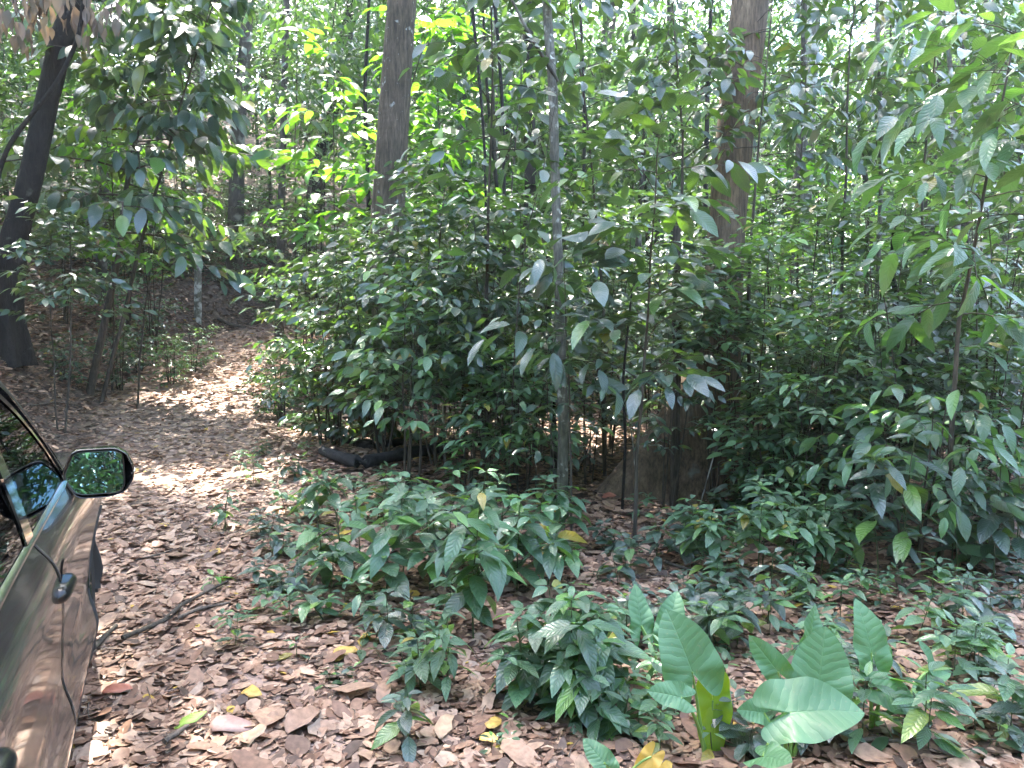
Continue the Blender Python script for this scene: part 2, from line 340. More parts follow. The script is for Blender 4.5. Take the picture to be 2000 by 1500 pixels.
def litter(n, x0, x1, y0, y1, l0, l1, prof, zmax, test=None, seed=0, tone_lo=0, tone_hi=1):
    g = np.random.default_rng(seed)
    y = g.uniform(y0, y1, n); k = (y - y0) / (y1 - y0)
    x = (x0[0] + (x0[1] - x0[0]) * k) + g.random(n) * ((x1[0] + (x1[1] - x1[0]) * k) - (x0[0] + (x0[1] - x0[0]) * k))
    if test is not None:
        m = test(x, y, g); x, y = x[m], y[m]; n = len(x)
    L = g.uniform(l0, l1, n) * (1 + .5 * (g.random(n) < .08))
    az = g.uniform(0, 2 * np.pi, n); tilt = g.normal(0, .15, n)
    D = np.stack([np.cos(az) * np.cos(tilt), np.sin(az) * np.cos(tilt), np.sin(tilt)], -1)
    U = norm(np.stack([g.normal(0, .21, n), g.normal(0, .21, n), np.ones(n)], -1)); U *= np.where(g.random(n) < .5, 1, 1)[:, None]
    z = terr(x, y) + g.uniform(.006, zmax, n) + np.abs(np.sin(tilt)) * L * .45
    P = np.stack([x, y, z], -1) - D * (L * .5)[:, None]
    pdist = np.abs(x - path_x(y))
    tone = np.clip(g.beta(2.0, 1.7, n) + .16 * (pdist < 1.15) * (y > 6) - .06 * (pdist > 2.2), 0, .985)
    tone = np.where(g.random(n) < .006, 1, tone * .96)
    LV.add(P, D, U, L, g.uniform(.34, .72, n), g.normal(.03, .12, n), tone)
def bare(x, y, g):   # thin the leaves where the wheel track shows soil
    e = np.abs(x - (path_x(y) + .35)); t = np.exp(-(e / .28) ** 2) * (.5 + .5 * np.sin(y * 2.1 + 1)) * (y > 3.2) * (y < 8)
    return g.random(len(x)) > .72 * t
def onpath(x, y, g): return g.random(len(x)) > .45 * (np.abs(x - path_x(y)) < 1.15)
LV = Leaves()
litter(52000, (-2.6, -5.8), (2.6, 5.2), 1.0, 6.5, .03, .098, 'mid', .022, bare, 1)
litter(2200, (-2.6, -5.8), (2.6, 5.2), 1.0, 6.5, .08, .13, 'mid', .03, bare, 22)
litter(30000, (-2.6, -5.8), (2.6, 5.2), 1.0, 6.5, .012, .032, 'mid', .034, None, 21)
litter(56000, (-9.5, -14), (5.2, 8.5), 6.5, 12, .04, .095, 'mid', .03, onpath, 2)
o = link('leaf_litter', LV.mesh('leaf_litter', M['litter'], 'lit', .12, 3, .025, .17)); tag(o, 'carpet of dry tan and brown fallen leaves nearest the car', kind='stuff')
LV = Leaves()
litter(52000, (-12, -20), (8.5, 9), 12, 26, .08, .16, 'far', .035, onpath, 4)
litter(12000, (-6, -4), (6, 4), -6, 1.0, .08, .14, 'far', .03, None, 5)
o = link('leaf_litter', LV.mesh('leaf_litter_far', M['litter'], 'far', .4, 5)); tag(o, 'dry fallen leaves farther along the track and bank', kind='stuff')

g = np.random.default_rng(66); mb = MB()
for i in range(700):
    y = g.uniform(1.2, 8); x = g.uniform(-1.0 * y, .75 * y); a = g.uniform(0, 6.28); l = g.uniform(.04, .22); r = g.uniform(.0012, .0035); z = tz(x, y) + g.uniform(.012, .035)
    c, s_ = math.cos(a), math.sin(a); k = g.normal(0, .12)
    mb.tube(np.array([(x, y, z), (x + c * l * .5 - s_ * l * k, y + s_ * l * .5 + c * l * k, z + g.uniform(0, .012)), (x + c * l, y + s_ * l, z + g.uniform(-.004, .01))]), [r, r, r * .6], 4, False)
o = link('twig_litter', mb.mesh('twig_litter', bark_mat('twig', (.06, .045, .035), (.24, .185, .14), 60, .5, bump=.2))); tag(o, 'thin broken twigs strewn among the fallen leaves', kind='stuff')
# ---------------------------------------------------------------- plant generators (local coordinates, base at the origin)
def polyline(p0, d, L, n, bend=(0, 0, 0), g=None, jit=0):
    t = np.linspace(0, 1, n)[:, None]; p = np.asarray(p0) + t * np.asarray(d) * L + t ** 2 * np.asarray(bend) * L
    if g is not None and jit: p[1:] += g.normal(0, jit * L / n, (n - 1, 3)).cumsum(0)
    return p
def lerp(pts, s):
    k = np.clip(np.asarray(s) * (len(pts) - 1), 0, len(pts) - 1.001); i = k.astype(int); f = (k - i)[..., None]
    return pts[i] * (1 - f) + pts[i + 1] * f
def leaf_twig(g, LV, pts, n, leaf, ratio, hang=.25, droop=.25, term=True, s0=.12, tone=None, flat=.35):
    """alternate leaves along a twig given as points"""
    s = np.linspace(s0, 1, n) if n > 1 else np.array([1.]); P = lerp(pts, s)
    td = norm(np.gradient(pts, axis=0)); T = norm(lerp(td, s))
    side = np.cross(T, np.array([0, 0, 1.])); side = norm(side + 1e-4)
    sg = np.where(np.arange(n) % 2 == 0, 1, -1)[:, None]
    D = T * g.uniform(.35, .75, (n, 1)) + side * sg * g.uniform(.6, 1, (n, 1)) + np.array([0, 0, -1.]) * (hang * g.uniform(.2, 1.6, (n, 1))) + g.normal(0, .14, (n, 3))
    if term: D[-1] = T[-1] + np.array([0, 0, -hang])
    U = np.array([0, 0, 1.]) + g.normal(0, flat, (n, 3)) - .25 * T
    L = leaf * g.uniform(.5, 1.15, n)
    LV.add(P + norm(D) * leaf * .04, D, U, L, ratio * g.uniform(.85, 1.15, n), droop * g.uniform(.3, 1.6, n), tone)
def prof_round(f): return max(.25, math.sqrt(max(0, 1 - ((f - .55) / .6) ** 2)))
def shrub(seed, H, Rd, nstem=4, nbr=10, ntw=3, nlf=6, leaf=.13, ratio=.42, low=.2, hang=.3, droop=.25, lean=(0, 0), spread=.35, up=(.2, .9), sr=.012, twl=None, shape=prof_round, tone=None, sag=.35, sides=6, flat=.35):
    g = np.random.default_rng(seed); B = MB(); LV = Leaves(); twl = twl or leaf * 2.4
    for k in range(nstem):
        a = 2 * math.pi * k / nstem + g.uniform(-.6, .6); sp = spread * g.uniform(.4, 1) * (0 if nstem == 1 else 1)
        h = H * g.uniform(.75, 1) if k else H
        d = np.array([math.cos(a) * sp * Rd * .8 / h + lean[0] / h, math.sin(a) * sp * Rd * .8 / h + lean[1] / h, 1.])
        st = polyline((math.cos(a) * .04 * (nstem > 1), math.sin(a) * .04 * (nstem > 1), -.03), d, h, 9, (g.normal(0, .06), g.normal(0, .06), 0), g, .05)
        r = sr * g.uniform(.8, 1.2) if k else sr * 1.2
        B.tube(st, np.linspace(r, r * .25, 9), sides, seed=seed)
        for i in range(nbr):
            f = low + (1 - low) * (i + g.random()) / nbr
            p = lerp(st, f); az = i * 2.4 + a + g.uniform(-.7, .7); L = Rd * shape(f) * g.uniform(.35, 1.3) * (1.0 if nstem > 1 else 1.1)
            el = g.uniform(*up) * (1 if f < .85 else 1.3)
            bd = np.array([math.cos(az) * math.cos(el), math.sin(az) * math.cos(el), math.sin(el)])
            br = polyline(p, bd, L, 6, (0, 0, -sag * g.uniform(.5, 1.3)), g, .06)
            rb = max(.0022, r * .38 * (1 - .5 * f)); B.tube(br, np.linspace(rb, rb * .45, 6), 4, False)
            leaf_twig(g, LV, br[2:], max(3, nlf - 1), leaf, ratio, hang, droop, True, tone=tone, flat=flat)
            for j in range(ntw):
                s = (.3 + .62 * (j + g.random() * .6) / ntw); q = lerp(br, s); sd = 1 if j % 2 else -1
                sdv = np.cross(bd, [0, 0, 1.]); td = norm(bd * .75 + sdv * sd * g.uniform(.5, 1) + np.array([0, 0, g.uniform(-.2, .35)]))
                tw = polyline(q, td, twl * g.uniform(.6, 1.2), 4, (0, 0, -sag * .8), g, .05)
                B.tube(tw, np.linspace(rb * .55, rb * .3, 4), 3, False)
                leaf_twig(g, LV, tw, nlf, leaf, ratio, hang, droop, True, tone=tone, flat=flat)
    return B, LV
def herb(seed, stems, leaf, ratio=.46, nodes=6, hang=.35, droop=.35, low=.3, side=2, tone=None, sr=.005):
    """stems: list of (x, y, height, lean_x, lean_y); opposite pairs of leaves in tiers, a rosette on top"""
    g = np.random.default_rng(seed); B = MB(); LV = Leaves()
    def tiers(st, n, lo, lf, az0):
        for i in range(n):
            f = lo + (1 - lo) * (i / max(1, n - 1)); p = lerp(st, f); az = az0 + i * 1.57 + g.uniform(-.35, .35)
            grow = .75 + .35 * math.sin(math.pi * min(1, f * .95)); top = i == n - 1
            for k in range(2 if not top else 4):
                a = az + k * (math.pi if not top else math.pi / 2) + g.uniform(-.25, .25)
                e = g.uniform(-.25, .35) + (.35 if top else 0) - hang * .5
                D = np.array([math.cos(a) * math.cos(e), math.sin(a) * math.cos(e), math.sin(e)])
                U = np.array([0, 0, 1.]) + g.normal(0, .22, 3)
                l = lf * grow * g.uniform(.8, 1.15) * (.72 if top else 1)
                LV.add(p + D * .015, D, U, l, ratio * g.uniform(.88, 1.12), droop * g.uniform(.4, 1.5), tone)
    for (x, y, h, lx, ly) in stems:
        st = polyline((x, y, -.02), (lx / h, ly / h, 1), h, 7, (g.normal(0, .04), g.normal(0, .04), 0), g, .04)
        if abs(x) + abs(y) > .02: B.tube(np.array([(0, 0, -.03), (x * .5, y * .5, -.035), (x, y, -.015)]), sr, 5, False)
        B.tube(st, np.linspace(sr, sr * .5, 7), 6); a0 = g.uniform(0, 6)
        tiers(st, nodes, low, leaf, a0)
        for k in range(side):
            f = g.uniform(low, .85); p = lerp(st, f); a = a0 + k * 2.4 + g.uniform(-.5, .5); e = g.uniform(.3, .9)
            l = h * g.uniform(.22, .42)
            br = polyline(p, (math.cos(a) * math.cos(e), math.sin(a) * math.cos(e), math.sin(e)), l, 4)
            B.tube(br, np.linspace(sr * .6, sr * .35, 4), 5, False); tiers(br, 3, .45, leaf * .85, a)
    return B, LV
def fern(seed, nf, L, leaf, ratio=.28, rise=.9):
    g = np.random.default_rng(seed); B = MB(); LV = Leaves()
    for k in range(nf):
        a = 2.4 * k + g.uniform(-.4, .4); l = L * g.uniform(.7, 1.1); e = rise * g.uniform(.6, 1.2)
        rc = polyline((0, 0, 0), (math.cos(a) * math.cos(e), math.sin(a) * math.cos(e), math.sin(e)), l, 10, (0, 0, -.75 * g.uniform(.7, 1.2)))
        B.tube(rc, np.linspace(.005, .0015, 10), 4, False)
        n = 18; s = np.linspace(.2, .98, n); P = lerp(rc, s); T = norm(lerp(np.gradient(rc, axis=0), s)); sd = norm(np.cross(T, [0, 0, 1.]))
        for q in (1, -1):
            D = T * .35 + sd * q + np.array([0, 0, -.12]); LV.add(P, D, np.array([0, 0, 1.]) + g.normal(0, .12, (n, 3)), leaf * np.sin(np.linspace(.5, 2.95, n)) , ratio, .15)
    return B, LV
def crown(seed, A, B_, Cz, nclump, nleaf, leaf, ratio=.42, clump=.9, hang=.4, bias=.3):
    """leaf clumps spread through an ellipsoid; returns leaves and clump centres"""
    g = np.random.default_rng(seed); LV = Leaves(); cs = []
    for k in range(nclump):
        v = norm(g.normal(size=3)); r = g.random() ** .45
        c = v * r * np.array([A, B_, Cz]); c[2] += .25 * Cz * (1 - (v[0] ** 2 + v[1] ** 2)); cs.append(c)
        n = int(nleaf * g.uniform(.5, 1.4)); q = g.normal(size=(n, 3)) * np.array([.5, .5, .28]) * clump * g.uniform(.7, 1.25)
        az = g.uniform(0, 6.28, n); D = np.stack([np.cos(az), np.sin(az), g.normal(-hang, .35, n)], -1) + .5 * q / clump
        U = np.array([0, 0, 1.]) + g.normal(0, .42, (n, 3))
        LV.add(c + q, D, U, leaf * g.uniform(.65, 1.2, n), ratio * g.uniform(.8, 1.2, n), g.uniform(0, .4, n))
    return LV, np.array(cs)
def trunk(seed, pts, rad, sides=24, rough=.03, butt=(), rings=None):
    """tapering trunk through pts (absolute or local); butt: (angle, reach, height, sharpness) root flares"""
    g = np.random.default_rng(seed); pts = np.asarray(pts, float); n = rings or 40
    s = np.linspace(0, 1, n); base = np.linspace(0, 1, len(pts))
    Pc = np.stack([np.interp(s, base, pts[:, i]) for i in range(3)], -1)
    for _ in range(3): Pc[1:-1] = (Pc[:-2] + 2 * Pc[1:-1] + Pc[2:]) / 4
    rr = np.interp(s, base, rad)
    if butt:  # finer rings near the ground
        zz = pts[0, 2] + (pts[-1, 2] - pts[0, 2]) * s ** 2.2; f = np.interp(zz, Pc[:, 2], s)
        Pc = np.stack([np.interp(f, s, Pc[:, i]) for i in range(3)], -1); rr = np.interp(f, s, rr)
    th = np.arange(sides) * 2 * math.pi / sides
    fl = np.zeros((n, sides)); h = Pc[:, 2] - pts[0, 2]
    for (a, reach, hb, sharp) in butt:
        c = np.clip(np.cos(th - a), 0, 1) ** sharp
        prof_ = np.clip(1 - h / hb, 0, 1) ** 1.45
        fl += reach * prof_[:, None] * c[None]
    ph = g.uniform(0, 6, 6)
    lump = sum(np.sin(th[None] * (k + 2) + ph[k] + h[:, None] * (.5 + .4 * k)) / (k + 2) for k in range(4))
    fine = g.normal(size=(n, sides)) * .35
    Rr = rr[:, None] * (1 + rough * (lump + fine)) + fl
    G = Pc[:, None] + np.stack([np.cos(th)[None] * Rr, np.sin(th)[None] * Rr, np.zeros_like(Rr)], -1)
    mb = MB(); mb.grid(G, True); return mb
def limbs(mb, p0, cs, r, g, n=8, sides=6):
    idx = g.permutation(len(cs))[:n]
    for i in idx:
        c = np.asarray(cs[i], float); d = c - p0
        t = np.linspace(0, 1, 7)[:, None]
        p = p0 + t * d + np.array([0, 0, 1.]) * (np.sin(t * math.pi) * .12 * np.linalg.norm(d)) * (1 if d[2] < 2 else -.4) + np.concatenate([np.zeros((1, 3)), g.normal(0, .12, (6, 3))])
        mb.tube(p, np.linspace(r * .6, r * .12, 7), sides, False)

LM = []; FILL = []     # landmarks and filler plants, for the labels
def plant(name, label, cat, loc, B, LV, leafmat, stemmat='stem', prof='mid', fold=.25, seed=1, group=None, rz=0, wave=0.0):
    t = thing(name, label, cat, loc, rz, group)
    link('stem', B.mesh(name + '_stem', M[stemmat]), t)
    link('foliage', LV.mesh(name + '_foliage', M[leafmat], prof, fold, seed, wave), t)
    return t
def topz(u, v, y): return at(u, v, y).z
# ---------------------------------------------------------------- trunks seen in the photograph, with unseen crowns above, placed for shade and sun gaps
CROWN = []
for k in range(5):
    lv, cs = crown(100 + k, 3.6, 3.6, 1.9, 46, 72, .24, .42, .95)
    CROWN.append((lv.mesh('crown_leaves', M['canopy'], 'far', .25, k), cs))
CROWN_LO = []
for k in range(4):
    lv, cs = crown(200 + k, 2.6, 2.6, 3.0, 46, 60, .20, .42, .75)
    CROWN_LO.append((lv.mesh('low_crown_leaves', M['canopy' if k % 2 else 'mid'], 'far', .25, k), cs))
def tree(name, label, base, pts, rad, mat, crowns, group=None, sides=22, rough=.03, butt=(), rings=None, seed=1, limb_r=None, extra=None, lo=False):
    """base: Vector; pts: world points up the trunk; crowns: (x, y, z, scale, kind, rot) of crown masses"""
    t = thing(name, label, 'tree', base, 0, group)
    P = [np.array(base) - np.array((0, 0, .15))] + [np.array(p) for p in pts]
    loc = np.array(P) - np.array(base)
    mb = trunk(seed, loc, rad, sides, rough, butt, rings)
    to = link('trunk', mb.mesh(name + '_trunk', M[mat]), t)
    g = np.random.default_rng(seed + 50); lb = MB()
    for (x, y, z, s, k, rz) in crowns:
        me, cs = (CROWN_LO if lo else CROWN)[k]
        o = link('crown', me, t, (x - base[0], y - base[1], z - base[2]), rz); o.scale = (s, s, s)
        c, sn = math.cos(rz), math.sin(rz)
        w = np.stack([cs[:, 0] * c - cs[:, 1] * sn, cs[:, 0] * sn + cs[:, 1] * c, cs[:, 2]], -1) * s + np.array([x - base[0], y - base[1], z - base[2]])
        top = loc[-1] if not lo else loc[-1] - np.array((0, 0, 1.2))
        limbs(lb, top, w, limb_r or rad[-1], g, 9, 6)
    if lb.n: link('limb', lb.mesh(name + '_limbs', M[mat]), t)
    return t
def px_pts(l): return [at(*q) for q in l]

b = stand(728, 10)
p = px_pts([(738, 700, 10), (748, 560, 10), (760, 380, 10), (771, 200, 10), (785, 0, 10), (812, -420, 10)])
main = tree('forest_tree', 'tall straight grey-brown trunk with white lichen specks rising behind the central thicket', b, p, [.30, .24, .22, .205, .195, .18, .16], 'bark_main',
     [(-1.7, 11.4, 13.0, 1.1, 0, .4), (-3.6, 10.5, 11.6, .9, 1, 2.0)], sides=40, rough=.018, rings=90, seed=3, extra=1)
LM.append(('the tall grey-brown trunk', 765, 300))
b = stand(1402, 7.2)
p = px_pts([(1406, 760, 7.2), (1411, 600, 7.2), (1420, 430, 7.25), (1438, 230, 7.3), (1462, 30, 7.35), (1490, -260, 7.5), (1520, -800, 7.7)])
tree('buttressed_tree', 'thick trunk flaring into a long buttress root, bare litter in front', b, p, [.235, .19, .178, .172, .168, .165, .155, .13], 'bark_right',
     [(3.6, 6.3, 12.3, .7, 3, .2)], sides=90, rough=.03, rings=80, seed=5,
     butt=((math.pi * 1.07, 1.12, 1.75, 12), (math.pi * 1.3, .5, .8, 18), (-.35, .30, .55, 16), (math.pi * .6, .6, .9, 18), (.9, .5, .8, 18)))
LM.append(('the buttressed trunk', 1400, 700))
b = stand(12, 11.0)
p = px_pts([(12, 600, 11.0), (25, 470, 11.0), (60, 350, 11.0), (92, 200, 11.0), (122, 70, 11.0), (165, -40, 11.0), (230, -260, 11.2), (300, -700, 11.5)])
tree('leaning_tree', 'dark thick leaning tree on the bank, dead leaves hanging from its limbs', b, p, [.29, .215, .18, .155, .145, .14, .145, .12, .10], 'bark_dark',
     [(-5.4, 9.4, 11.2, 1.1, 1, 0), (-9.2, 9.4, 10.6, .9, 2, 1.7), (-2.6, 7.4, 12.6, .9, 4, .9)], sides=48, rough=.06, rings=80, seed=7,  # last crown added out of view to shade the foreground
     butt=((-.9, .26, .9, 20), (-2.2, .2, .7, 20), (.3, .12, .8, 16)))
LM.append(('the dark leaning tree', 60, 400))
# grey lichen-patched pole in the middle
b = stand(1098, 6.35)
p = px_pts([(1101, 850, 6.35), (1096, 700, 6.35), (1091, 520, 6.35), (1084, 330, 6.4), (1080, 170, 6.4), (1067, 0, 6.5), (1050, -300, 6.6), (1060, -650, 6.8)])
tree('slender_tree', 'slender pole-like trunk mottled with pale lichen, standing in front of the thicket', b, p, [.052, .046, .042, .038, .036, .037, .036, .033, .028], 'bark_lichen',
     [(.9, 8.2, 8.6, .62, 3, 0)], sides=20, rough=.05, rings=70, seed=9)
LM.append(('the lichen-patched pole', 1090, 450))
b = ground(386, 628)
yy = b.y
p = px_pts([(387, 500, yy), (389, 400, yy), (391, 300, yy), (396, 120, yy), (404, -60, yy)])
tree('slender_tree', 'straight pale pole-thin trunk standing at the far edge of the track', b, p, [.105, .085, .08, .075, .07, .06], 'bark_pale', [(-10.2, yy - .5, 9.2, .7, 1, .5)], sides=16, rough=.03, seed=11)
LM.append(('the pale pole beside the track', 387, 450))
# trunks farther back: picture column at base, distance, (top column at v=0), radius, bark, label
BT = [
    (1566, 15.5, 1590, .155, 'bark_pale', 'whitish blotched trunk between the leafy saplings, upper part bare'),
    (462, 24, 486, .20, 'bark_far', 'brown trunk on the slope where the track bends out of sight'),
    (600, 27, 690, .26, 'bark_dark', 'dark trunk tilting strongly behind the sunlit yellow-green sapling'),
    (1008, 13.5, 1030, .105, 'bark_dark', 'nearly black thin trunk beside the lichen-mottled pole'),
    (1125, 21, 1195, .20, 'bark_far', 'reddish-brown leaning trunk showing behind the lichen-mottled pole'),
    (1795, 17, 1850, .17, 'bark_far', 'speckled brown trunk leaning behind the ribbed-leaf sapling'),
    (1935, 19, 1945, .13, 'bark_pale', 'grey trunk with light sky around its upper length'),
    (905, 22, 905, .18, 'bark_far', 'brown trunk in the sky gap beside the tall grey-brown trunk'),
    (1330, 20, 1310, .12, 'bark_far', 'thin brown trunk behind the broad-leaved thicket'),
    (200, 19, 205, .10, 'bark_far', 'thin grey trunk up the bank behind the dark leaning tree'),
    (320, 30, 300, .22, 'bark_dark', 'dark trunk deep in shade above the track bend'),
    (1690, 27, 1720, .2, 'bark_far', 'straight brown trunk far behind the blotched whitish one'),
    (545, 20, 560, .09, 'bark_far', 'thin straight trunk behind the outer edge of the sunlit sapling'),
    (1215, 30, 1240, .22, 'bark_far', 'far brown trunk glimpsed between leafy branches'),
    (1480, 32, 1500, .2, 'bark_far', 'far trunk hidden mostly behind the buttressed tree'),
    (820, 33, 838, .24, 'bark_far', 'far pale-brown trunk against bright sky'),
    (90, 27, 110, .2, 'bark_dark', 'far dark trunk behind the leaning tree on the slope'),
    (1880, 33, 1870, .22, 'bark_far', 'far trunk at the forest edge with low leafy crown'),
]
g0 = np.random.default_rng(77)
for i, (u, y, ut, r, bm, lab) in enumerate(BT):
    b = stand(u, y); top = at(ut, 0, y)
    d = (np.array(top) - np.array(b)); hh = 13 + .16 * y + g0.uniform(0, 2); k = hh / d[2]
    mid = np.array(b) + d * .5 + np.array([g0.normal(0, .12), 0, 0]); e = np.array(b) + d * k
    cr = []
    for q in range(1 + i % 2):
        cr.append((e[0] + g0.uniform(-2.8, 2.8), e[1] + g0.uniform(-2, 2.5), e[2] + g0.uniform(-2.2, 1.8), g0.uniform(.85, 1.25), int(g0.integers(5)), g0.uniform(0, 6)))
    tree('background_tree', lab, b, [mid, top, e], [r * 1.35, r, r * .85, r * .55], bm, cr, sides=16, rough=.04, seed=20 + i, group='trunks deeper in the forest')

# low-crowned young trees filling the depth of the forest
def low_tree(x, y, h, s, kinds, label, seed):
    b = Vector((x, y, tz(x, y))); g = np.random.default_rng(seed)
    e = np.array(b) + np.array([g.normal(0, .25), g.normal(0, .25), h])
    cr = [(e[0] + g.uniform(-.9, .9) * s, e[1] + g.uniform(-.9, .9) * s, e[2] - .5 * s + k * 1.6 * s, s * g.uniform(.85, 1.15), kk, g.uniform(0, 6)) for k, kk in enumerate(kinds)]
    return tree('young_tree', label, b, [np.array(b) * .5 + e * .5 + g.normal(0, .08, 3), e], [.075, .06, .035], 'bark_far', cr, sides=8, rough=.03, rings=14, seed=seed, group='young trees filling the forest', lo=True)
YT = []
g1 = np.random.default_rng(11)
for i in range(56):
    for _ in range(60):
        y = 13 + 27 * g1.random() ** 1.0; x = y * g1.uniform(-.80, .80)
        if abs(x - float(path_x(y))) < 3.0 and y < 26: continue
        if x < float(path_x(y)) and y < 18: continue
        if all((x - a) ** 2 + (y - b_) ** 2 > (1.5 + .05 * y) ** 2 for a, b_ in YT): break
    YT.append((x, y)); h = g1.uniform(3.2, 6.0) + .12 * (y - 13)
    t = low_tree(x, y, h, g1.uniform(.75, 1.1) * (1 + .008 * y), [int(g1.integers(4)), int(g1.integers(4))] if i % 3 else [int(g1.integers(4))], None, 300 + i)
    FILL.append((t, 'small-leaved young tree', x, y, tz(x, y) + h * .7))

# trees up the bank, beyond the left edge of the view
for i, (x, y) in enumerate([(-9.5, 4.5), (-11, 8), (-12.5, 11.5), (-14, 5.5), (-13.5, 15), (-16.5, 9), (-17, 14), (-9.8, 1), (-13, 1.5), (-18, 19), (-19, 4), (-22, 11)]):
    t = low_tree(x, y, 3.0 + (i * 29 % 20) * .12, 1.05, [i % 4, (i + 1) % 4, (i + 3) % 4], None, 420 + i)
    t['label'] = 'small-leaved young tree high on the bank behind the car side'; t['group'] = 'young trees up the bank'
# trees behind the photographer, seen in the wing mirror and the car's paint
for i, (x, y) in enumerate([(-6.5, -5), (-3.6, -9), (-.5, -8), (2.5, -6.5), (5.5, -9), (-8.5, -10), (8, -4), (-11, -3), (1.0, -13), (-5.5, -14), (6.5, -15)]):
    low_tree(x, y, 3.6 + (i * 37 % 20) * .1, 1.05, [i % 4, (i + 1) % 4, (i + 2) % 4], 'small-leaved young tree behind the car, reflected in its wing mirror', 380 + i)['group'] = 'young trees reflected in the wing mirror'

# far wall of forest on all sides, also behind the camera
g2 = np.random.default_rng(5); LV = Leaves(); tb = MB()
nT = 0
for i in range(150):
    a = g2.uniform(0, 2 * math.pi) if i > 85 else g2.uniform(R(45), R(135))
    d = g2.uniform(42, 62) if 0 < math.sin(a) and abs(math.cos(a)) < .75 else g2.uniform(22, 36)
    x, y = d * math.cos(a), d * math.sin(a); z0 = min(13, max(-1, tz(x, min(y, 60))))
    H = g2.uniform(11, 19) * (1 if d > 40 else .8)
    tb.tube(np.array([[x, y, z0 - .3], [x + g2.normal(0, .4), y, z0 + H * .5], [x + g2.normal(0, .8), y, z0 + H]]), [.3, .22, .1], 7, False)
    for q in range(22 if y > 5 else 38):
        c = np.array([x + g2.normal(0, 2.4), y + g2.normal(0, 2.4), z0 + H * g2.uniform(.05, 1.08) ** 1.15]); n = 42
        P = c + g2.normal(size=(n, 3)) * np.array([1.0, 1.0, .6])
        az = g2.uniform(0, 6.28, n); D = np.stack([np.cos(az), np.sin(az), g2.normal(-.4, .4, n)], -1)
        LV.add(P, D, np.array([0, 0, 1.]) + g2.normal(0, .45, (n, 3)), g2.uniform(.28, .5, n), .5, .2)
o = link('far_forest', LV.mesh('far_forest', M['canopy'], 'far', .2, 9)); tag(o, 'distant wall of forest leaves closing off the view', kind='stuff')
o = link('far_forest_trunks', tb.mesh('far_forest_trunks', M['bark_far'])); tag(o, 'trunks of the distant wall of forest', kind='stuff')
# ---------------------------------------------------------------- the undergrowth one can point at
def spot(v_base, u): return ground(u, v_base)
def shrub_at(label, u, y, vtop, Rd, mat='dark', name='shrub', cat='shrub', group=None, seed=1, utop=None, stemmat='stem', fold=.22, prof='ell', wave=.012, tone=None, **k):
    b = stand(u, y); tp = at(utop if utop is not None else u, vtop, y); H = max(.15, tp.z - b.z)
    B, LV = shrub(seed, H, Rd, lean=(tp.x - b.x, 0), tone=tone, **k)
    return plant(name, label, cat, b, B, LV, mat, stemmat, prof, fold, seed, group, wave=wave)
def herb_at(label, u, v, stems, leaf, mat='herb', name='herb', cat='plant', seed=1, group=None, prof='lan', stemmat='stemg', fold=.2, wave=.02, tone=None, **k):
    b = ground(u, v); B, LV = herb(seed, stems, leaf, tone=tone, **k)
    return plant(name, label, cat, b, B, LV, mat, stemmat, prof, fold, seed, group, wave=wave)

# --- the thicket in the middle
G1 = 'shrubs of the central thicket'
shrub_at('broad-leaved glossy young tree with the largest dark leaves, thin dark stem, centre thicket', 1245, 5.5, 275, .72, 'dark', 'sapling', 'sapling', seed=31, utop=1235, nstem=1, nbr=21, ntw=3, nlf=4, leaf=.23, ratio=.44, low=.40, hang=.22, droop=.28, sr=.014, sag=.4, twl=.34, flat=.28, shape=lambda f: .8)
shrub_at('second broad-leaved glossy shrub, low drooping leaves against the lichen-mottled pole', 1120, 5.7, 500, .42, 'dark', seed=32, utop=1110, nstem=1, nbr=9, ntw=2, nlf=4, leaf=.22, ratio=.42, low=.5, hang=.6, droop=.35, sr=.010)
shrub_at('tall dense grey-green shrub just beside the grey-brown trunk, topping the thicket', 850, 7.9, 345, 1.0, 'dark', seed=33, utop=840, group=G1, nstem=5, nbr=13, ntw=3, nlf=6, leaf=.15, low=.3, spread=.55)
shrub_at('bluish shrub with a flat leafy top next to the nearly black trunk', 1000, 7.6, 320, .95, 'dark_far', seed=34, utop=985, group=G1, nstem=5, nbr=12, ntw=3, nlf=6, leaf=.14, low=.35, spread=.5)
shrub_at('shrub spreading its sprays in front of the grey-brown trunk base', 745, 8.3, 420, 1.0, 'dark', seed=35, utop=745, group=G1, nstem=5, nbr=13, ntw=3, nlf=6, leaf=.15, low=.25, spread=.55)
shrub_at('shrub at the track edge of the thicket, light-catching upper leaves', 650, 9.0, 470, .85, 'mid', seed=36, utop=640, group=G1, nstem=4, nbr=12, ntw=3, nlf=6, leaf=.14, low=.2, spread=.5)
shrub_at('mid-height shrub with clustered oval leaves in the heart of the thicket', 800, 6.9, 545, .62, 'herb', seed=37, utop=820, group=G1, nstem=4, nbr=10, ntw=2, nlf=5, leaf=.16, low=.35, spread=.4)
shrub_at('shrub of the thicket with pale stems bare below, leaves above', 910, 7.1, 500, .7, 'dark', seed=38, utop=905, group=G1, nstem=6, nbr=8, ntw=2, nlf=6, leaf=.15, low=.5, spread=.5, sr=.009)
shrub_at('low dark shrub just behind the charred log, tiers of drooping leaves', 735, 8.7, 620, .62, 'dark', seed=39, utop=735, group=G1, nstem=3, nbr=11, ntw=3, nlf=6, leaf=.16, low=.1, hang=.4)
shrub_at('low shrub leaning out over the track edge below the thicket', 625, 9.3, 640, .7, 'dark_far', seed=40, utop=610, group=G1, nstem=4, nbr=10, ntw=3, nlf=6, leaf=.12, low=.08)
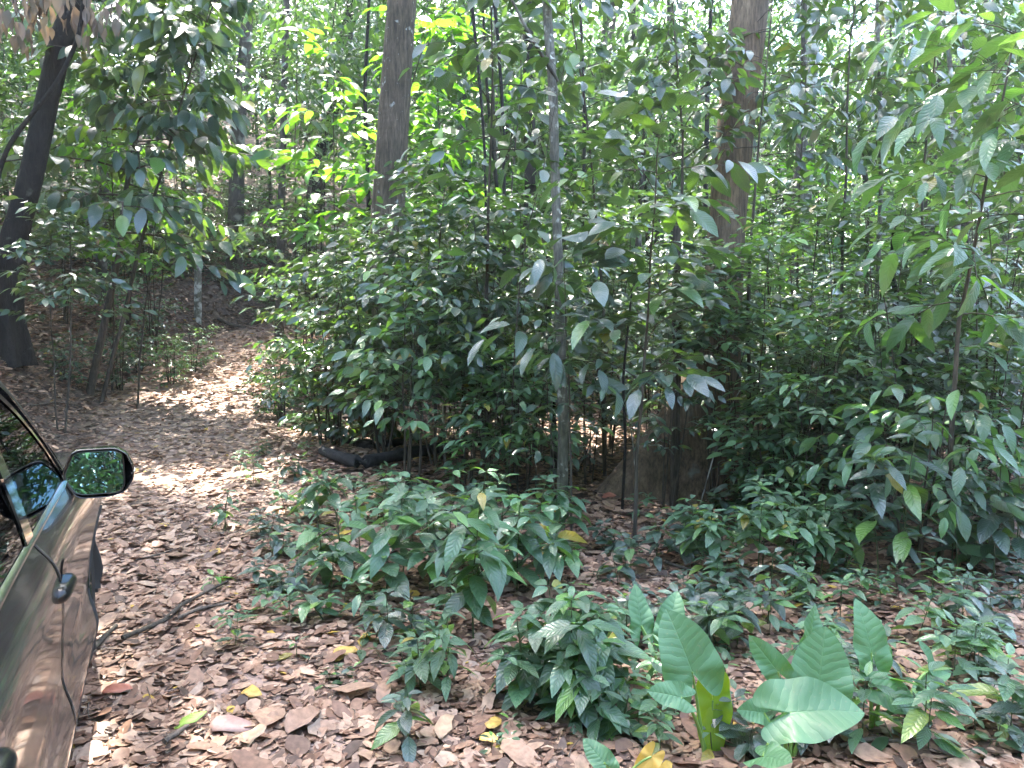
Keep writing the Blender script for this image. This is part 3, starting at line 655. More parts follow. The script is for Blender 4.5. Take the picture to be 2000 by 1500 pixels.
shrub_at('feathery low shrub at the bend of the track, finest leaves', 545, 11.2, 690, .62, 'mid', seed=41, utop=540, group=G1, nstem=5, nbr=10, ntw=3, nlf=8, leaf=.075, low=.05)
shrub_at('small-leaved shrub filling the gap behind the lichen-mottled pole', 1050, 8.6, 560, .8, 'dark_far', seed=42, group=G1, nstem=5, nbr=10, ntw=3, nlf=6, leaf=.12, low=.2, spread=.5)
shrub_at('dim shrub between the grey-brown trunk and the thicket shrubs behind', 900, 9.6, 430, 1.1, 'dark_far', seed=43, group=G1, nstem=5, nbr=12, ntw=3, nlf=6, leaf=.13, low=.2, spread=.5)
shrub_at('shrub pressing against the far side of the broad-leaved young tree', 1190, 9.0, 380, .95, 'dark', seed=44, group=G1, nstem=5, nbr=12, ntw=3, nlf=6, leaf=.15, low=.3, spread=.55)
shrub_at('airy shrub with thin stems in front of the buttress root', 1310, 6.5, 620, .5, 'dark_far', seed=45, utop=1330, nstem=3, nbr=8, ntw=2, nlf=5, leaf=.12, low=.35, spread=.4, sr=.007)
shrub_at('small oval-leaved sapling close by the lichen-mottled pole, pale low leaves', 1040, 6.7, 690, .45, 'pale', seed=46, nstem=2, nbr=8, ntw=2, nlf=5, leaf=.12, ratio=.5, low=.3, sr=.006)
shrub_at('small shrub with long leaves between log and lichen-mottled pole', 965, 7.4, 700, .5, 'dark', seed=47, nstem=3, nbr=7, ntw=2, nlf=5, leaf=.14, low=.3, sr=.007, group=G1)
shrub_at('slim leafy sapling growing up against the grey-brown trunk, a few leaves on bark', 770, 9.5, 320, .42, 'herb', 'sapling', 'sapling', seed=48, utop=765, nstem=1, nbr=9, ntw=1, nlf=4, leaf=.16, low=.62, sr=.01)
# --- right of the buttressed tree
G2 = 'shrubs of the right-hand thicket'
RS = [  # u, y, vtop, R, mat, leaf, seed, label
    (1500, 8.4, 420, .72, 'herb', .15, 51, 'shrub half hiding the buttressed trunk, smooth bright oval leaves'),
    (1560, 7.6, 350, .9, 'dark_far', .14, 52, 'tall shrub below the blotched whitish trunk'),
    (1650, 7.2, 400, .9, 'pale', .14, 53, 'shrub with many light-edged leaves beyond the twin thin stems'),
    (1740, 6.6, 300, .85, 'dark', .17, 54, 'tall shrub with hanging leaves behind the ribbed-leaf sapling stem'),
    (1930, 6.2, 380, .9, 'dark', .17, 55, 'dark shrub at the edge of the view, dense upper leaves'),
    (1830, 7.6, 420, .95, 'mid', .14, 56, 'rounded shrub between the ribbed-leaf sapling and the dark one'),
    (1500, 8.8, 560, .9, 'dark_far', .13, 57, 'dim shrub peeping past the buttressed trunk, low crown'),
    (1600, 6.3, 660, .6, 'herb', .13, 58, 'low spreading shrub with glinting leaves under the tall ones'),
    (1715, 5.9, 700, .55, 'dark', .13, 59, 'low bushy shrub with a dark crooked stem above it'),
    (1960, 5.6, 640, .62, 'herb', .15, 60, 'waist-high shrub at the edge of the view, bluish leaves'),
    (1530, 5.9, 790, .5, 'herb', .13, 61, 'knee-high shrub beside the buttress foot, layered pale leaves'),
    (1860, 6.8, 640, .75, 'mid', .12, 62, 'small-leaved shrub behind the arching bright spray'),
    (1530, 6.6, 850, .36, 'pale', .14, 63, 'little dark shrub hugging the foot of the buttressed trunk'),
    (1660, 8.9, 520, 1.0, 'dark_far', .13, 64, 'broad shrub further in, mostly veiled by nearer leaves'),
    (1990, 8.0, 450, 1.0, 'dark_far', .14, 65, 'broad dim shrub filling the far edge of the thicket'),
]
for (u, y, vt, Rd, mt, lf, sd, lab) in RS:
    shrub_at(lab, u, y, vt, Rd, mt, seed=sd, group=G2, nstem=5, nbr=10, ntw=2, nlf=6, leaf=lf * .92, low=.2, hang=.12, flat=.24, spread=.5)
for (u, y, vt, Rd, mt, lf, sd, lab) in [(1455, 6.3, 400, .42, 'pale', .13, 261, 'leafy shrub covering the middle of the buttressed trunk, fresh pale leaves'),
    (1400, 6.6, 520, .5, 'dark', .13, 262, 'thin shrub whose sprays cross the lower buttressed trunk'),
    (1150, 7.4, 610, .6, 'dark', .12, 263, 'low airy shrub between lichen-mottled pole and broad-leaved young tree'),
    (1020, 7.0, 640, .55, 'herb', .12, 264, 'light airy shrub left of the lichen-mottled pole, level sprays'),
    (1190, 8.4, 500, .8, 'dark_far', .12, 265, 'dim shrub filling the gap beyond the litter clearing'),
    (960, 6.5, 700, .45, 'herb', .12, 266, 'small shrub over the far end of the charred log'),
    (1570, 5.7, 620, .55, 'pale', .11, 267, 'fine-leaved shrub with level pale sprays beyond the branching herb'),
    (1690, 6.0, 520, .65, 'herb', .12, 268, 'blue-green shrub of level sprays behind the shiny bush')]:
    shrub_at(lab, u, y, vt, Rd, mt, seed=sd, nstem=3, nbr=11, ntw=2, nlf=6, leaf=lf, low=.62 if sd in (261, 262) else .25, hang=.1, flat=.22, spread=.5, sr=.007)
# ribbed large-leaf sapling on the right
shrub_at('sapling with very large ribbed pointed leaves arching at head height, slim crooked stem', 1855, 4.9, 60, .72, 'herb', 'sapling', 'sapling', seed=70, utop=1880, nstem=1, nbr=18, ntw=2, nlf=5, leaf=.25, ratio=.36, low=.50, hang=.32, droop=.4, sr=.017, up=(.1, .6), sag=.55, shape=lambda f: .9, fold=.3, wave=.03)
LM.append(('the ribbed-leaf sapling', 1860, 500))
shrub_at('arching spray of bright green leaves on the ribbed-leaf side, knee to waist high', 1800, 5.0, 785, .55, 'herb', seed=71, nstem=3, nbr=6, ntw=2, nlf=5, leaf=.17, low=.5, hang=.45, droop=.35, sag=.6)
# saplings reaching the upper frame
shrub_at('round-leaved sapling with big dull leaves high beside the nearly black trunk', 960, 7.2, 40, .62, 'dark', 'sapling', 'sapling', seed=72, utop=930, nstem=1, nbr=12, ntw=2, nlf=4, leaf=.21, ratio=.55, low=.72, hang=.5, sr=.022, up=(.0, .6))
shrub_at('forked dark-stemmed sapling spreading leaves before the buttressed trunk top', 1325, 6.7, 0, .85, 'dark', 'sapling', 'sapling', seed=73, utop=1340, nstem=1, nbr=16, ntw=3, nlf=5, leaf=.15, ratio=.46, low=.70, hang=.4, sr=.02, up=(.1, .8))
shrub_at('sapling with whorls of long drooping leaves near the thin twin stems', 1690, 8.0, 70, .75, 'dark', 'sapling', 'sapling', seed=74, utop=1680, nstem=1, nbr=14, ntw=2, nlf=6, leaf=.22, ratio=.32, low=.72, hang=.75, droop=.4, sr=.018)
shrub_at('spindly sapling, its few leaves high between the forked sapling and whitish trunk', 1560, 8.2, 120, .7, 'dark_far', 'sapling', 'sapling', seed=75, nstem=1, nbr=13, ntw=2, nlf=5, leaf=.15, low=.6, sr=.016)
shrub_at('leafy sapling overhanging at the upper edge of the view, pale big leaves', 2040, 4.2, 60, .62, 'pale', 'sapling', 'sapling', seed=76, utop=2030, nstem=1, nbr=12, ntw=1, nlf=5, leaf=.24, ratio=.36, low=.66, hang=.4, sr=.015)
# sunlit saplings behind the main trunk
shrub_at('sunlit yellow-green sapling glowing behind the tall grey-brown trunk', 668, 12.2, 70, 1.25, 'bright', 'sapling', 'sapling', seed=77, utop=680, nstem=2, nbr=12, ntw=2, nlf=5, leaf=.32, ratio=.42, low=.42, hang=.3, sr=.022, spread=.3, up=(.2, .8))
shrub_at('sunlit sapling with bright leaf whorls emerging past the grey-brown trunk', 850, 12.0, 60, .9, 'bright', 'sapling', 'sapling', seed=78, utop=850, nstem=1, nbr=15, ntw=2, nlf=6, leaf=.32, ratio=.36, low=.45, hang=.3, sr=.02)
shrub_at('fresh green bush low behind the trunk where the sun comes through', 800, 13.0, 250, 1.2, 'mid', 'bush', 'bush', seed=79, nstem=4, nbr=13, ntw=3, nlf=6, leaf=.2, ratio=.36, low=.4, hang=.4)
shrub_at('light green bush below the sunlit sapling, beyond the track bend', 600, 13.5, 320, 1.2, 'mid', 'bush', 'bush', seed=80, nstem=4, nbr=13, ntw=3, nlf=6, leaf=.2, low=.3)
# saplings whose leaves hang in from above
for (u, y, ut, vt, lf, mt, sd, lab) in [(1185, 7.7, 1170, -60, .2, 'dark', 181, 'sapling beside the lichen-mottled pole with leaves hanging from above the view'),
    (1475, 6.7, 1455, -40, .15, 'dark', 182, 'dark sapling hugging the buttressed trunk, leaves hanging in from above'),
    (1625, 7.0, 1630, -80, .17, 'dark_far', 183, 'thin sapling between twin thin stems and whitish trunk, crown cut by the top edge'),
    (575, 15.0, 560, -30, .26, 'mid', 184, 'tall sapling beyond the track bend, feathery hanging top'),
    (1010, 10.5, 1000, -40, .2, 'dark', 185, 'sapling behind the nearly black trunk, drooping top leaves'),
    (1780, 7.4, 1790, -60, .18, 'dark', 186, 'tall thin sapling above the crooked dark stem')]:
    shrub_at(lab, u, y, vt, .9, mt, 'sapling', 'sapling', seed=sd, utop=ut, nstem=1, nbr=15, ntw=3, nlf=5, leaf=lf, ratio=.42, low=.68, hang=.5, sr=.018, up=(-.1, .6), group='saplings hanging in from above')
# --- left bank
shrub_at('leaning sapling on the bank with a wide crown of long drooping leaves', 168, 12.6, 10, 1.9, 'dark', 'sapling', 'sapling', seed=81, utop=310, nstem=1, nbr=26, ntw=5, nlf=6, leaf=.37, ratio=.45, low=.40, hang=.6, droop=.3, sr=.055, up=(.0, .7), twl=.7)
LM.append(('the leaning bank sapling', 190, 500))
shrub_at('long-leaved sapling arching over the track, glossy bluish sprays high up', 190, 12.2, 10, 1.5, 'dark', 'sapling', 'sapling', seed=82, utop=400, nstem=1, nbr=20, ntw=4, nlf=6, leaf=.38, ratio=.42, low=.66, hang=.75, droop=.3, sr=.03, twl=.65)
shrub_at('backlit yellow-green spray of leaves low on the bank beside the leaning sapling', 262, 12.0, 400, .72, 'bright', 'shrub', 'shrub', seed=83, utop=300, nstem=1, nbr=8, ntw=2, nlf=5, leaf=.24, ratio=.36, low=.62, hang=.2, sr=.014)
shrub_at('shadowy shrub of small leaves in front of the dark leaning tree', 110, 10.0, 430, .9, 'dark_far', seed=84, nstem=2, nbr=13, ntw=3, nlf=6, leaf=.17, low=.5, hang=.3, spread=.6)
shrub_at('dark shrub behind the dark leaning tree, leaves hanging over the bank', 40, 13.5, 180, 1.3, 'dark', seed=85, nstem=4, nbr=12, ntw=3, nlf=6, leaf=.2, low=.3)
shrub_at('tall shrub on the bank filling the space between leaning tree and sapling', 130, 15.5, 80, 1.6, 'mid', seed=86, nstem=4, nbr=14, ntw=3, nlf=6, leaf=.22, low=.25)
shrub_at('bushy sapling at the far edge of the bank, mid-green leaves', 300, 16.5, 120, 1.4, 'mid', seed=87, nstem=4, nbr=13, ntw=3, nlf=6, leaf=.2, low=.3)
LB = [(270, 15.2, 640, .5, .10), (330, 14.2, 660, .45, .09), (230, 13.6, 640, .4, .11), (375, 15.6, 640, .42, .09), (300, 18.5, 560, .8, .12), (440, 23.5, 540, 1.0, .12), (130, 12.4, 660, .35, .09), (215, 17.5, 540, .9, .13), (500, 25.5, 500, 1.3, .14), (400, 26, 480, 1.4, .14), (330, 24, 480, 1.3, .14), (560, 24.5, 470, 1.5, .15), (250, 20.5, 500, 1.0, .13), (180, 22, 430, 1.4, .14), (600, 21.5, 520, 1.2, .14), (510, 29, 420, 1.8, .16), (420, 30, 420, 1.8, .16)]
for i, (u, y, vt, Rd, lf) in enumerate(LB):
    t = shrub_at(None, u, y, vt, Rd, 'herb' if i % 2 and y < 20 else 'dark_far', seed=120 + i, nstem=4, nbr=9, ntw=2, nlf=6, leaf=lf, low=.08, hang=.25, prof='mid', group='low shrubs on the bank')
    FILL.append((t, 'low grey-green shrub' if y > 17 else 'small leafy shrub in the litter', stand(u, y).x, y, at(u, vt, y).z - .2))
shrub_at('backlit green sapling standing between the leaning bank sapling and the dark leaning tree', 215, 13.4, 190, 1.1, 'bright', 'sapling', 'sapling', seed=190, utop=240, nstem=1, nbr=12, ntw=3, nlf=5, leaf=.30, ratio=.38, low=.35, hang=.35, sr=.016)
# ferns by the track bend
for i, (u, v, L_, lab) in enumerate([(560, 690, .9, 'pale fern with arching fronds at the thicket edge by the track bend'), (600, 640, 1.0, 'fern with light fronds reaching out above the track bend'), (520, 745, .6, 'small fern at the very edge of the track')]):
    b = ground(u, v) if i != 1 else stand(598, 10.5)
    B, LV = fern(150 + i, 8, L_, .14 if i < 2 else .09); t = plant('fern', lab, 'fern', b, B, LV, 'fern', 'stemg', 'mid', .1, i)

# --- herbs in front
herb_at('tallest upright herb in the clearing, one dark stem with tiers of ribbed drooping leaves', 925, 1258, [(0, 0, .84, -.03, 0)], .23, seed=90, nodes=8, low=.26, side=6, hang=.5, droop=.4, sr=.006)
herb_at('herb whose umbrella of leaves touches the tallest upright one', 1010, 1165, [(0, 0, .60, .02, 0), (.18, .05, .55, .05, 0), (-.1, .15, .6, 0, 0)], .21, seed=91, nodes=5, low=.35, side=4, hang=.45)
herb_at('cluster of ribbed herbs by the track, middle of the clearing', 755, 1175, [(0, 0, .58, .05, 0), (-.26, .1, .52, -.05, 0), (.24, .12, .6, 0, 0), (.05, .36, .66, 0, 0)], .21, seed=92, nodes=5, low=.35, side=2, hang=.3)
herb_at('pale ribbed herbs closest to the track, leaning towards it', 640, 1140, [(0, 0, .46, -.08, 0), (.18, .15, .5, -.02, 0)], .18, 'pale', seed=93, nodes=4, low=.35, side=2, hang=.3)
herb_at('low herbs between the cluster and the tallest upright herb', 850, 1150, [(0, 0, .5, 0, 0), (.1, .2, .56, .02, 0)], .2, 'dark', seed=111, nodes=4, low=.4, side=2, hang=.35)
herb_at('herb with a light leafy top in front of the charred log', 880, 1075, [(0, 0, .6, 0, 0), (-.3, .2, .5, 0, 0), (.22, .1, .55, 0, 0)], .19, 'pale', seed=94, nodes=5, low=.35, side=3)
herb_at('long-leaved herbs at the near end of the charred log', 665, 1040, [(0, 0, .5, -.1, 0), (.25, .1, .45, .1, 0), (-.2, .2, .4, -.1, 0)], .2, 'herb', seed=112, nodes=4, low=.45, side=2, hang=.35)
herb_at('shaded herb standing by itself behind the umbrella-leaved one', 1045, 1085, [(0, 0, .55, .03, 0), (.2, .2, .45, .05, 0)], .18, 'herb', seed=113, nodes=5, low=.4, side=3, hang=.3)
herb_at('bushy dark ribbed herb at the front of the clearing, beside the elephant ears', 1110, 1395, [(0, 0, .54, .0, 0), (-.17, .03, .45, -.06, 0), (.13, .04, .46, .0, 0), (.02, -.1, .36, 0, -.03), (-.06, .14, .54, 0, 0), (.07, .16, .5, .0, 0)], .19, seed=95, nodes=6, low=.22, side=4, hang=.5, droop=.4)
herb_at('low herb sprawling under the bushy dark ribbed one', 1160, 1448, [(0, 0, .22, .03, 0), (.1, .03, .19, .05, 0)], .15, seed=96, nodes=4, low=.3, side=1, hang=.4)
herb_at('small herb with five pale pointed leaves in the open litter', 1045, 1385, [(0, 0, .25, -.02, 0)], .17, 'pale', seed=97, nodes=3, low=.6, side=0, hang=.5)
herb_at('spindly herb with chewed pale leaves in the open litter', 872, 1365, [(0, 0, .42, .02, 0), (-.12, .03, .28, -.02, 0)], .13, 'pale', seed=98, nodes=6, low=.3, side=2)
herb_at('dark little herb at the very front of the litter', 800, 1475, [(0, 0, .26, -.02, 0)], .13, 'dark', seed=99, nodes=4, low=.4, side=1)
herb_at('trailing herb bent low towards the track', 640, 1215, [(0, 0, .22, -.16, 0), (.28, -.02, .24, -.12, 0)], .14, seed=100, nodes=4, low=.4, side=1, hang=.2)
herb_at('pale branching herb with clustered small leaves behind the elephant ears', 1480, 1140, [(0, 0, .56, 0, 0), (-.2, .05, .46, -.12, 0), (.25, 0, .48, .08, 0), (.1, .2, .6, 0, 0), (-.3, .2, .5, -.1, 0)], .145, 'pale', seed=101, nodes=6, low=.4, side=5, hang=.2, prof='ell', ratio=.5)
herb_at('pale herb with drooping new leaves next to the branching one', 1600, 1130, [(0, 0, .54, .04, 0), (.2, .1, .46, .06, 0), (-.1, .2, .5, 0, 0)], .15, 'pale', seed=102, nodes=5, low=.4, side=4, hang=.45, prof='ell')
herb_at('dark large-leaved bush of shiny leaves in front of the ribbed-leaf sapling', 1760, 1150, [(0, 0, .98, 0, 0), (-.12, .05, .8, -.08, 0)], .26, 'dark', 'bush', 'bush', seed=103, nodes=5, low=.4, side=2, hang=.3, prof='ell', ratio=.36)
herb_at('dark herb with spreading leaves at the edge of the view', 1940, 1140, [(0, 0, .75, 0, 0), (.2, .1, .8, .05, 0), (-.16, .1, .65, -.06, 0)], .19, 'dark', seed=104, nodes=6, low=.35, side=3, hang=.3, prof='ell')
herb_at('grey-green herb between the shiny bush and the dark spreading herb', 1860, 1110, [(0, 0, .6, 0, 0), (.15, .1, .55, .05, 0)], .16, 'herb', seed=114, nodes=6, low=.3, side=3, hang=.3, prof='ell')
herb_at('shaded herb under the airy shrub in front of the buttress', 1280, 1110, [(0, 0, .36, 0, 0), (.2, .1, .34, 0, 0)], .14, 'dark', seed=105, nodes=4, low=.3, side=2)
herb_at('thin low herb with dull round leaves behind the tallest elephant ear', 1440, 1270, [(0, 0, .28, 0, 0), (-.14, .05, .22, 0, 0)], .13, 'dark', seed=106, nodes=4, low=.35, side=1, prof='ell', ratio=.55)
herb_at('narrow dark herb standing between the two groups of elephant ears', 1500, 1225, [(0, 0, .44, 0, 0)], .13, 'dark', seed=107, nodes=5, low=.4, side=1)
herb_at('small herb close to the wheel track with a few dark leaves', 440, 1040, [(0, 0, .34, -.02, 0)], .11, 'herb', seed=108, nodes=5, low=.35, side=1, prof='ell')
herb_at('tiny bright herb beside the fallen stick on the track', 418, 1150, [(0, 0, .09, 0, 0)], .12, 'bright', seed=109, nodes=2, low=.8, side=0, hang=.2)
herb_at('glossy herb at the foot of the lichen-mottled pole', 1085, 1100, [(0, 0, .28, 0, 0)], .13, 'dark', seed=110, nodes=4, low=.3, side=1)
herb_at('herb rising in front of the buttress root foot, smooth pointed leaves', 1420, 1040, [(0, 0, .5, 0, 0), (.1, .1, .42, .05, 0)], .17, 'dark', seed=115, nodes=5, low=.4, side=3, hang=.3)
# seedlings scattered over the litter
SE = [(470, 1000), (510, 1050), (560, 1010), (600, 1000), (650, 985), (700, 1000), (530, 1090), (590, 1075), (930, 1020), (1180, 1080), (1230, 1130), (1340, 1070), (1390, 1030), (1440, 1060), (1345, 1180), (1410, 1170), (1560, 1190), (1640, 1230), (1680, 1190), (1820, 1180), (1880, 1230), (1950, 1260), (1850, 1300), (1790, 1260), (470, 920), (520, 890), (560, 940), (600, 900),
      (1830, 1345), (1880, 1385), (1930, 1330), (1975, 1390), (1905, 1440), (1965, 1465), (1840, 1420), (1785, 1390), (690, 1340), (760, 1270), (640, 1350), (1000, 1440), (1010, 1330), (960, 1480), (1390, 1480), (1320, 1400), (1250, 1430), (1440, 1400), (520, 1165), (1985, 1200), (1550, 1060), (1650, 1070), (1700, 1060), (1880, 1090), (1990, 1060), (810, 985), (760, 970), (990, 960), (1010, 1070)]
g3 = np.random.default_rng(33); SP = []
for k in range(8):
    tiny = k >= 5; h = .10 if tiny else .24
    B, LV = herb(600 + k, [(0, 0, h, g3.normal(0, .02), 0)] + ([(.08, .04, h * .8, .03, 0)] if k % 2 else []), .075 if tiny else .115, .5 if k % 2 else .42, 2 if tiny else 4, .15, .25, .55 if tiny else .35, 1 if not tiny else 0, sr=.0028)
    SP.append((B.mesh('seedling_stem', M['stemg']), LV.mesh('seedling_foliage', M[['herb', 'dark', 'herb', 'dark', 'pale', 'pale', 'herb', 'mid'][k]], 'ell' if k % 2 else 'lan', .2, k)))
for i, (u, v) in enumerate(SE):
    k = int(g3.integers(5, 8)) if v > 1280 or (i % 7 == 0) else int(g3.integers(0, 5)); b = ground(u, v)
    t = thing('seedling', None, 'seedling', b, g3.uniform(0, 6), 'seedlings in the leaf litter'); s = g3.uniform(.8, 1.3); t.scale = (s, s, s)
    link('stem', SP[k][0], t); link('foliage', SP[k][1], t)
    FILL.append((t, ['dark seedling', 'pale seedling', 'tiny bright seedling'][0 if k < 4 else 1 if k < 5 else 2], b.x, b.y, b.z + .1))
g6 = np.random.default_rng(71)
for i in range(120):   # carpets of tiny plants at the front right and beside the track
    u, v = (g6.uniform(1180, 2000), g6.uniform(1010, 1480)) if i < 100 else (g6.uniform(460, 1000), g6.uniform(900, 1330))
    k = int(g6.integers(0, 8)); b = ground(u, v)
    t = thing('seedling', None, 'seedling', b, g6.uniform(0, 6), 'seedlings in the leaf litter'); s = g6.uniform(.7, 1.25) * (1.35 if u > 1720 and v > 1270 else 1); t.scale = (s, s, s)
    link('stem', SP[k][0], t); link('foliage', SP[k][1], t)
    FILL.append((t, ['dark seedling', 'pale seedling', 'tiny bright seedling'][0 if k < 4 else 1 if k < 5 else 2], b.x, b.y, b.z + .1))
# slender single-stemmed saplings making the thicket a tangle at every height
TP = []
for k in range(6):
    h = [1.6, 2.2, 2.8, 1.9, 3.2, 2.4][k]
    B, LV = shrub(800 + k, h, [.42, .5, .55, .4, .5, .6][k], nstem=1, nbr=9 + k % 3, ntw=1 + k % 2, nlf=4, leaf=[.13, .15, .17, .12, .16, .14][k], ratio=.44, low=[.25, .3, .4, .2, .45, .3][k], hang=.2, sr=.006, flat=.28, sag=.3)
    TP.append((B.mesh('tangle_stem', M['stem']), LV.mesh('tangle_foliage', M[['dark', 'dark_far', 'mid', 'dark', 'dark', 'mid'][k]], 'ell', .22, k), h))
TS = []
for i in range(64):
    for _ in range(80):
        y = g6.uniform(5.8, 10.2); x = y * g6.uniform(-.30, .70)
        u, v = pix((x, y, tz(x, y)))
        if x - float(path_x(y)) < 2.2 or (y < 8.7 and 600 < u < 965) or (y < 7.1 and 1130 < u < 1480) or (y < 7.6 and 1200 < u < 1440): continue
        if all((x - a) ** 2 + (y - b_) ** 2 > .2 for a, b_ in TS): break
    TS.append((x, y)); k = int(g6.integers(6)); s = g6.uniform(.75, 1.15)
    if u < 680 and k in (2, 4): k = 3
    t = thing('slender_sapling', None, 'sapling', (x, y, tz(x, y) - .02), g6.uniform(0, 6), 'slender saplings in the thicket'); t.scale = (s, s, s)
    link('stem', TP[k][0], t); link('foliage', TP[k][1], t)
    FILL.append((t, ['knee-high leafy sapling', 'slender leafy sapling', 'tall fresh-green sapling', 'thin leafy sapling', 'tall dark-leaved sapling', 'airy green sapling'][k], x, y, tz(x, y) + TP[k][2] * s * .7))
# background shrubs standing deeper in the forest: six kinds, copied
KP = []
for k in range(6):
    B, LV = shrub(700 + k, 1.0 * [2.2, 2.8, 3.4, 1.5, 4.2, 2.6][k], [1.1, 1.2, 1.3, .9, 1.3, 1.2][k], nstem=[4, 4, 3, 5, 2, 4][k], nbr=12, ntw=3, nlf=6, leaf=[.16, .2, .22, .14, .24, .17][k], low=.12, hang=.15, flat=.28, sr=.016, spread=.5)
    KP.append((B.mesh('thicket_stem', M['stem']), LV.mesh('thicket_foliage', M[['dark_far', 'mid', 'mid', 'dark_far', 'bright', 'mid'][k]], 'mid', .22, k), [2.2, 2.8, 3.4, 1.5, 4.2, 2.6][k]))
g4 = np.random.default_rng(44); BS = []
for i in range(92):
    for _ in range(80):
        y = 9.5 + 17 * g4.random() ** .9; x = y * g4.uniform(-.74, .74)
        dp = x - float(path_x(y))
        if abs(dp) < 2.0 + (1.2 if x > float(path_x(y)) else 0) and y < 25: continue
        if dp < 0 and y < 21: continue
        if y < 12.5 and x < .6: continue
        if all((x - a) ** 2 + (y - b_) ** 2 > 1.1 for a, b_ in BS): break
    BS.append((x, y)); k = int(g4.integers(6))
    if y < 12 and k == 4: k = 0
    t = thing('understory_shrub', None, 'shrub', (x, y, tz(x, y) - .02), g4.uniform(0, 6), 'understory shrubs deep in the forest'); s = g4.uniform(.8, 1.2); t.scale = (s, s, s)
    link('stem', KP[k][0], t); link('foliage', KP[k][1], t)
    FILL.append((t, ['bushy shrub', 'green shrub', 'tall green shrub', 'low bushy shrub', 'tall yellow-green shrub', 'wide green shrub'][k], x, y, tz(x, y) + KP[k][2] * .7))

for i, (x, y) in enumerate([(-8.6, 6.5), (-9.3, 9.3), (-10.6, 6.2), (-11.8, 9.6), (-10.9, 12.6), (-8.3, 3.2), (-12.2, 3.6), (-14.5, 12.8), (-15, 8), (-13.2, 17.5), (-16, 18), (-11.6, 14.8)]):
    k = [0, 1, 3, 5, 2][i % 5]; t = thing('understory_shrub', 'green bushy shrub high on the bank behind the car side', 'shrub', (x, y, tz(x, y) - .02), i * 1.3, 'shrubs up the bank')
    link('stem', KP[k][0], t); link('foliage', KP[k][1], t)
for i in range(22):   # low growth on the dark slope past the bend
    u = 335 + (i * 67 % 270); y = 23 + (i * 41 % 90) / 10; k = [3, 0, 5][i % 3]; b = stand(u, y)
    t = thing('understory_shrub', None, 'shrub', b, i * 1.7, 'low shrubs on the slope past the track bend'); s = .32 + (i * 13 % 7) * .04; t.scale = (s * 1.2, s * 1.2, s)
    link('stem', KP[k][0], t); link('foliage', KP[k][1], t)
    FILL.append((t, ['low green bush on the slope', 'small bush on the slope', 'spreading bush on the slope'][i % 3], b.x, b.y, b.z + .5))
# --- thin stems, lianas
def pole(name, label, cat, pts, rad, mat, sides=8, seed=0, group=None):
    b = np.array(pts[0]); t = thing(name, label, cat, pts[0], 0, group); mb = MB(); P = np.array([np.array(p) for p in pts]) - b
    s = np.linspace(0, 1, 24); base = np.linspace(0, 1, len(P)); Q = np.stack([np.interp(s, base, P[:, i]) for i in range(3)], -1)
    for _ in range(3): Q[1:-1] = (Q[:-2] + 2 * Q[1:-1] + Q[2:]) / 4
    mb.tube(Q, np.interp(s, np.linspace(0, 1, len(rad)), rad), sides, True, .06, seed)
    link('stem', mb.mesh(name, M[mat]), t); return t
def S(u, y): return stand(u, y)
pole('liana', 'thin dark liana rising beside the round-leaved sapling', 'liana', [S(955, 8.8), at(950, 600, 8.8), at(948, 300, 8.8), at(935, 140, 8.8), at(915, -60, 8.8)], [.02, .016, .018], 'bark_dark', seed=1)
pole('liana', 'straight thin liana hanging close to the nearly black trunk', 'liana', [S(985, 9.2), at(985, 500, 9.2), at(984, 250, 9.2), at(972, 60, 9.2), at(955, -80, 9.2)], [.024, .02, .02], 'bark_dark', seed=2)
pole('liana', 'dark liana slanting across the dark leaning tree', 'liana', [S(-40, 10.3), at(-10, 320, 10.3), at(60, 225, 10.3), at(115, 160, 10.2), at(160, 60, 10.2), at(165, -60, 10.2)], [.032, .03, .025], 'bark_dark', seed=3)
pole('thin_sapling', 'thin pale stem, the straighter of twin thin stems beyond the whorled sapling', 'sapling', [S(1690, 7.9), at(1712, 600, 7.9), at(1722, 350, 7.9), at(1716, 120, 7.9), at(1712, -60, 7.9)], [.026, .022, .018], 'bark_lichen', seed=4)
pole('thin_sapling', 'crooked dark stem bending over the low bushy shrub', 'sapling', [S(1775, 6.6), at(1770, 700, 6.6), at(1752, 590, 6.6), at(1742, 530, 6.6), at(1748, 420, 6.6)], [.03, .026, .02], 'bark_dark', seed=5)
pole('thin_sapling', 'thin upright brown stem in front of the buttress root', 'sapling', [S(1322, 6.7), at(1322, 760, 6.7), at(1326, 620, 6.7), at(1320, 420, 6.7)], [.04, .034, .03], 'stem', seed=6)
pole('thin_sapling', 'mossy brown post-like stem inside the central thicket', 'sapling', [S(948, 8.3), at(946, 760, 8.3), at(955, 640, 8.3), at(962, 480, 8.3)], [.055, .045, .04], 'bark_far', seed=7)
pole('thin_sapling', 'pale thin stem standing in front of the charred log', 'sapling', [ground(870, 925), at(864, 760, 7.4), at(858, 640, 7.4), at(862, 520, 7.4)], [.012, .010, .008], 'bark_pale', seed=8)
pole('thin_sapling', 'thin dark stem right beside the broad-leaved young tree stem', 'sapling', [ground(1215, 1000), at(1222, 860, 6.2), at(1216, 740, 6.2), at(1235, 560, 6.2)], [.014, .012, .008], 'bark_dark', seed=9)
pole('thin_sapling', 'black charred thin stem behind the lichen-mottled pole', 'sapling', [S(1085, 7.8), at(1080, 760, 7.8), at(1072, 640, 7.8), at(1070, 500, 7.8)], [.03, .026, .02], 'bark_dark', seed=10)
pole('thin_sapling', 'short dark dead stem by the far edge of the bank', 'sapling', [ground(250, 648), at(252, 600, 15), at(254, 560, 15)], [.05, .04, .03], 'bark_dark', seed=11)
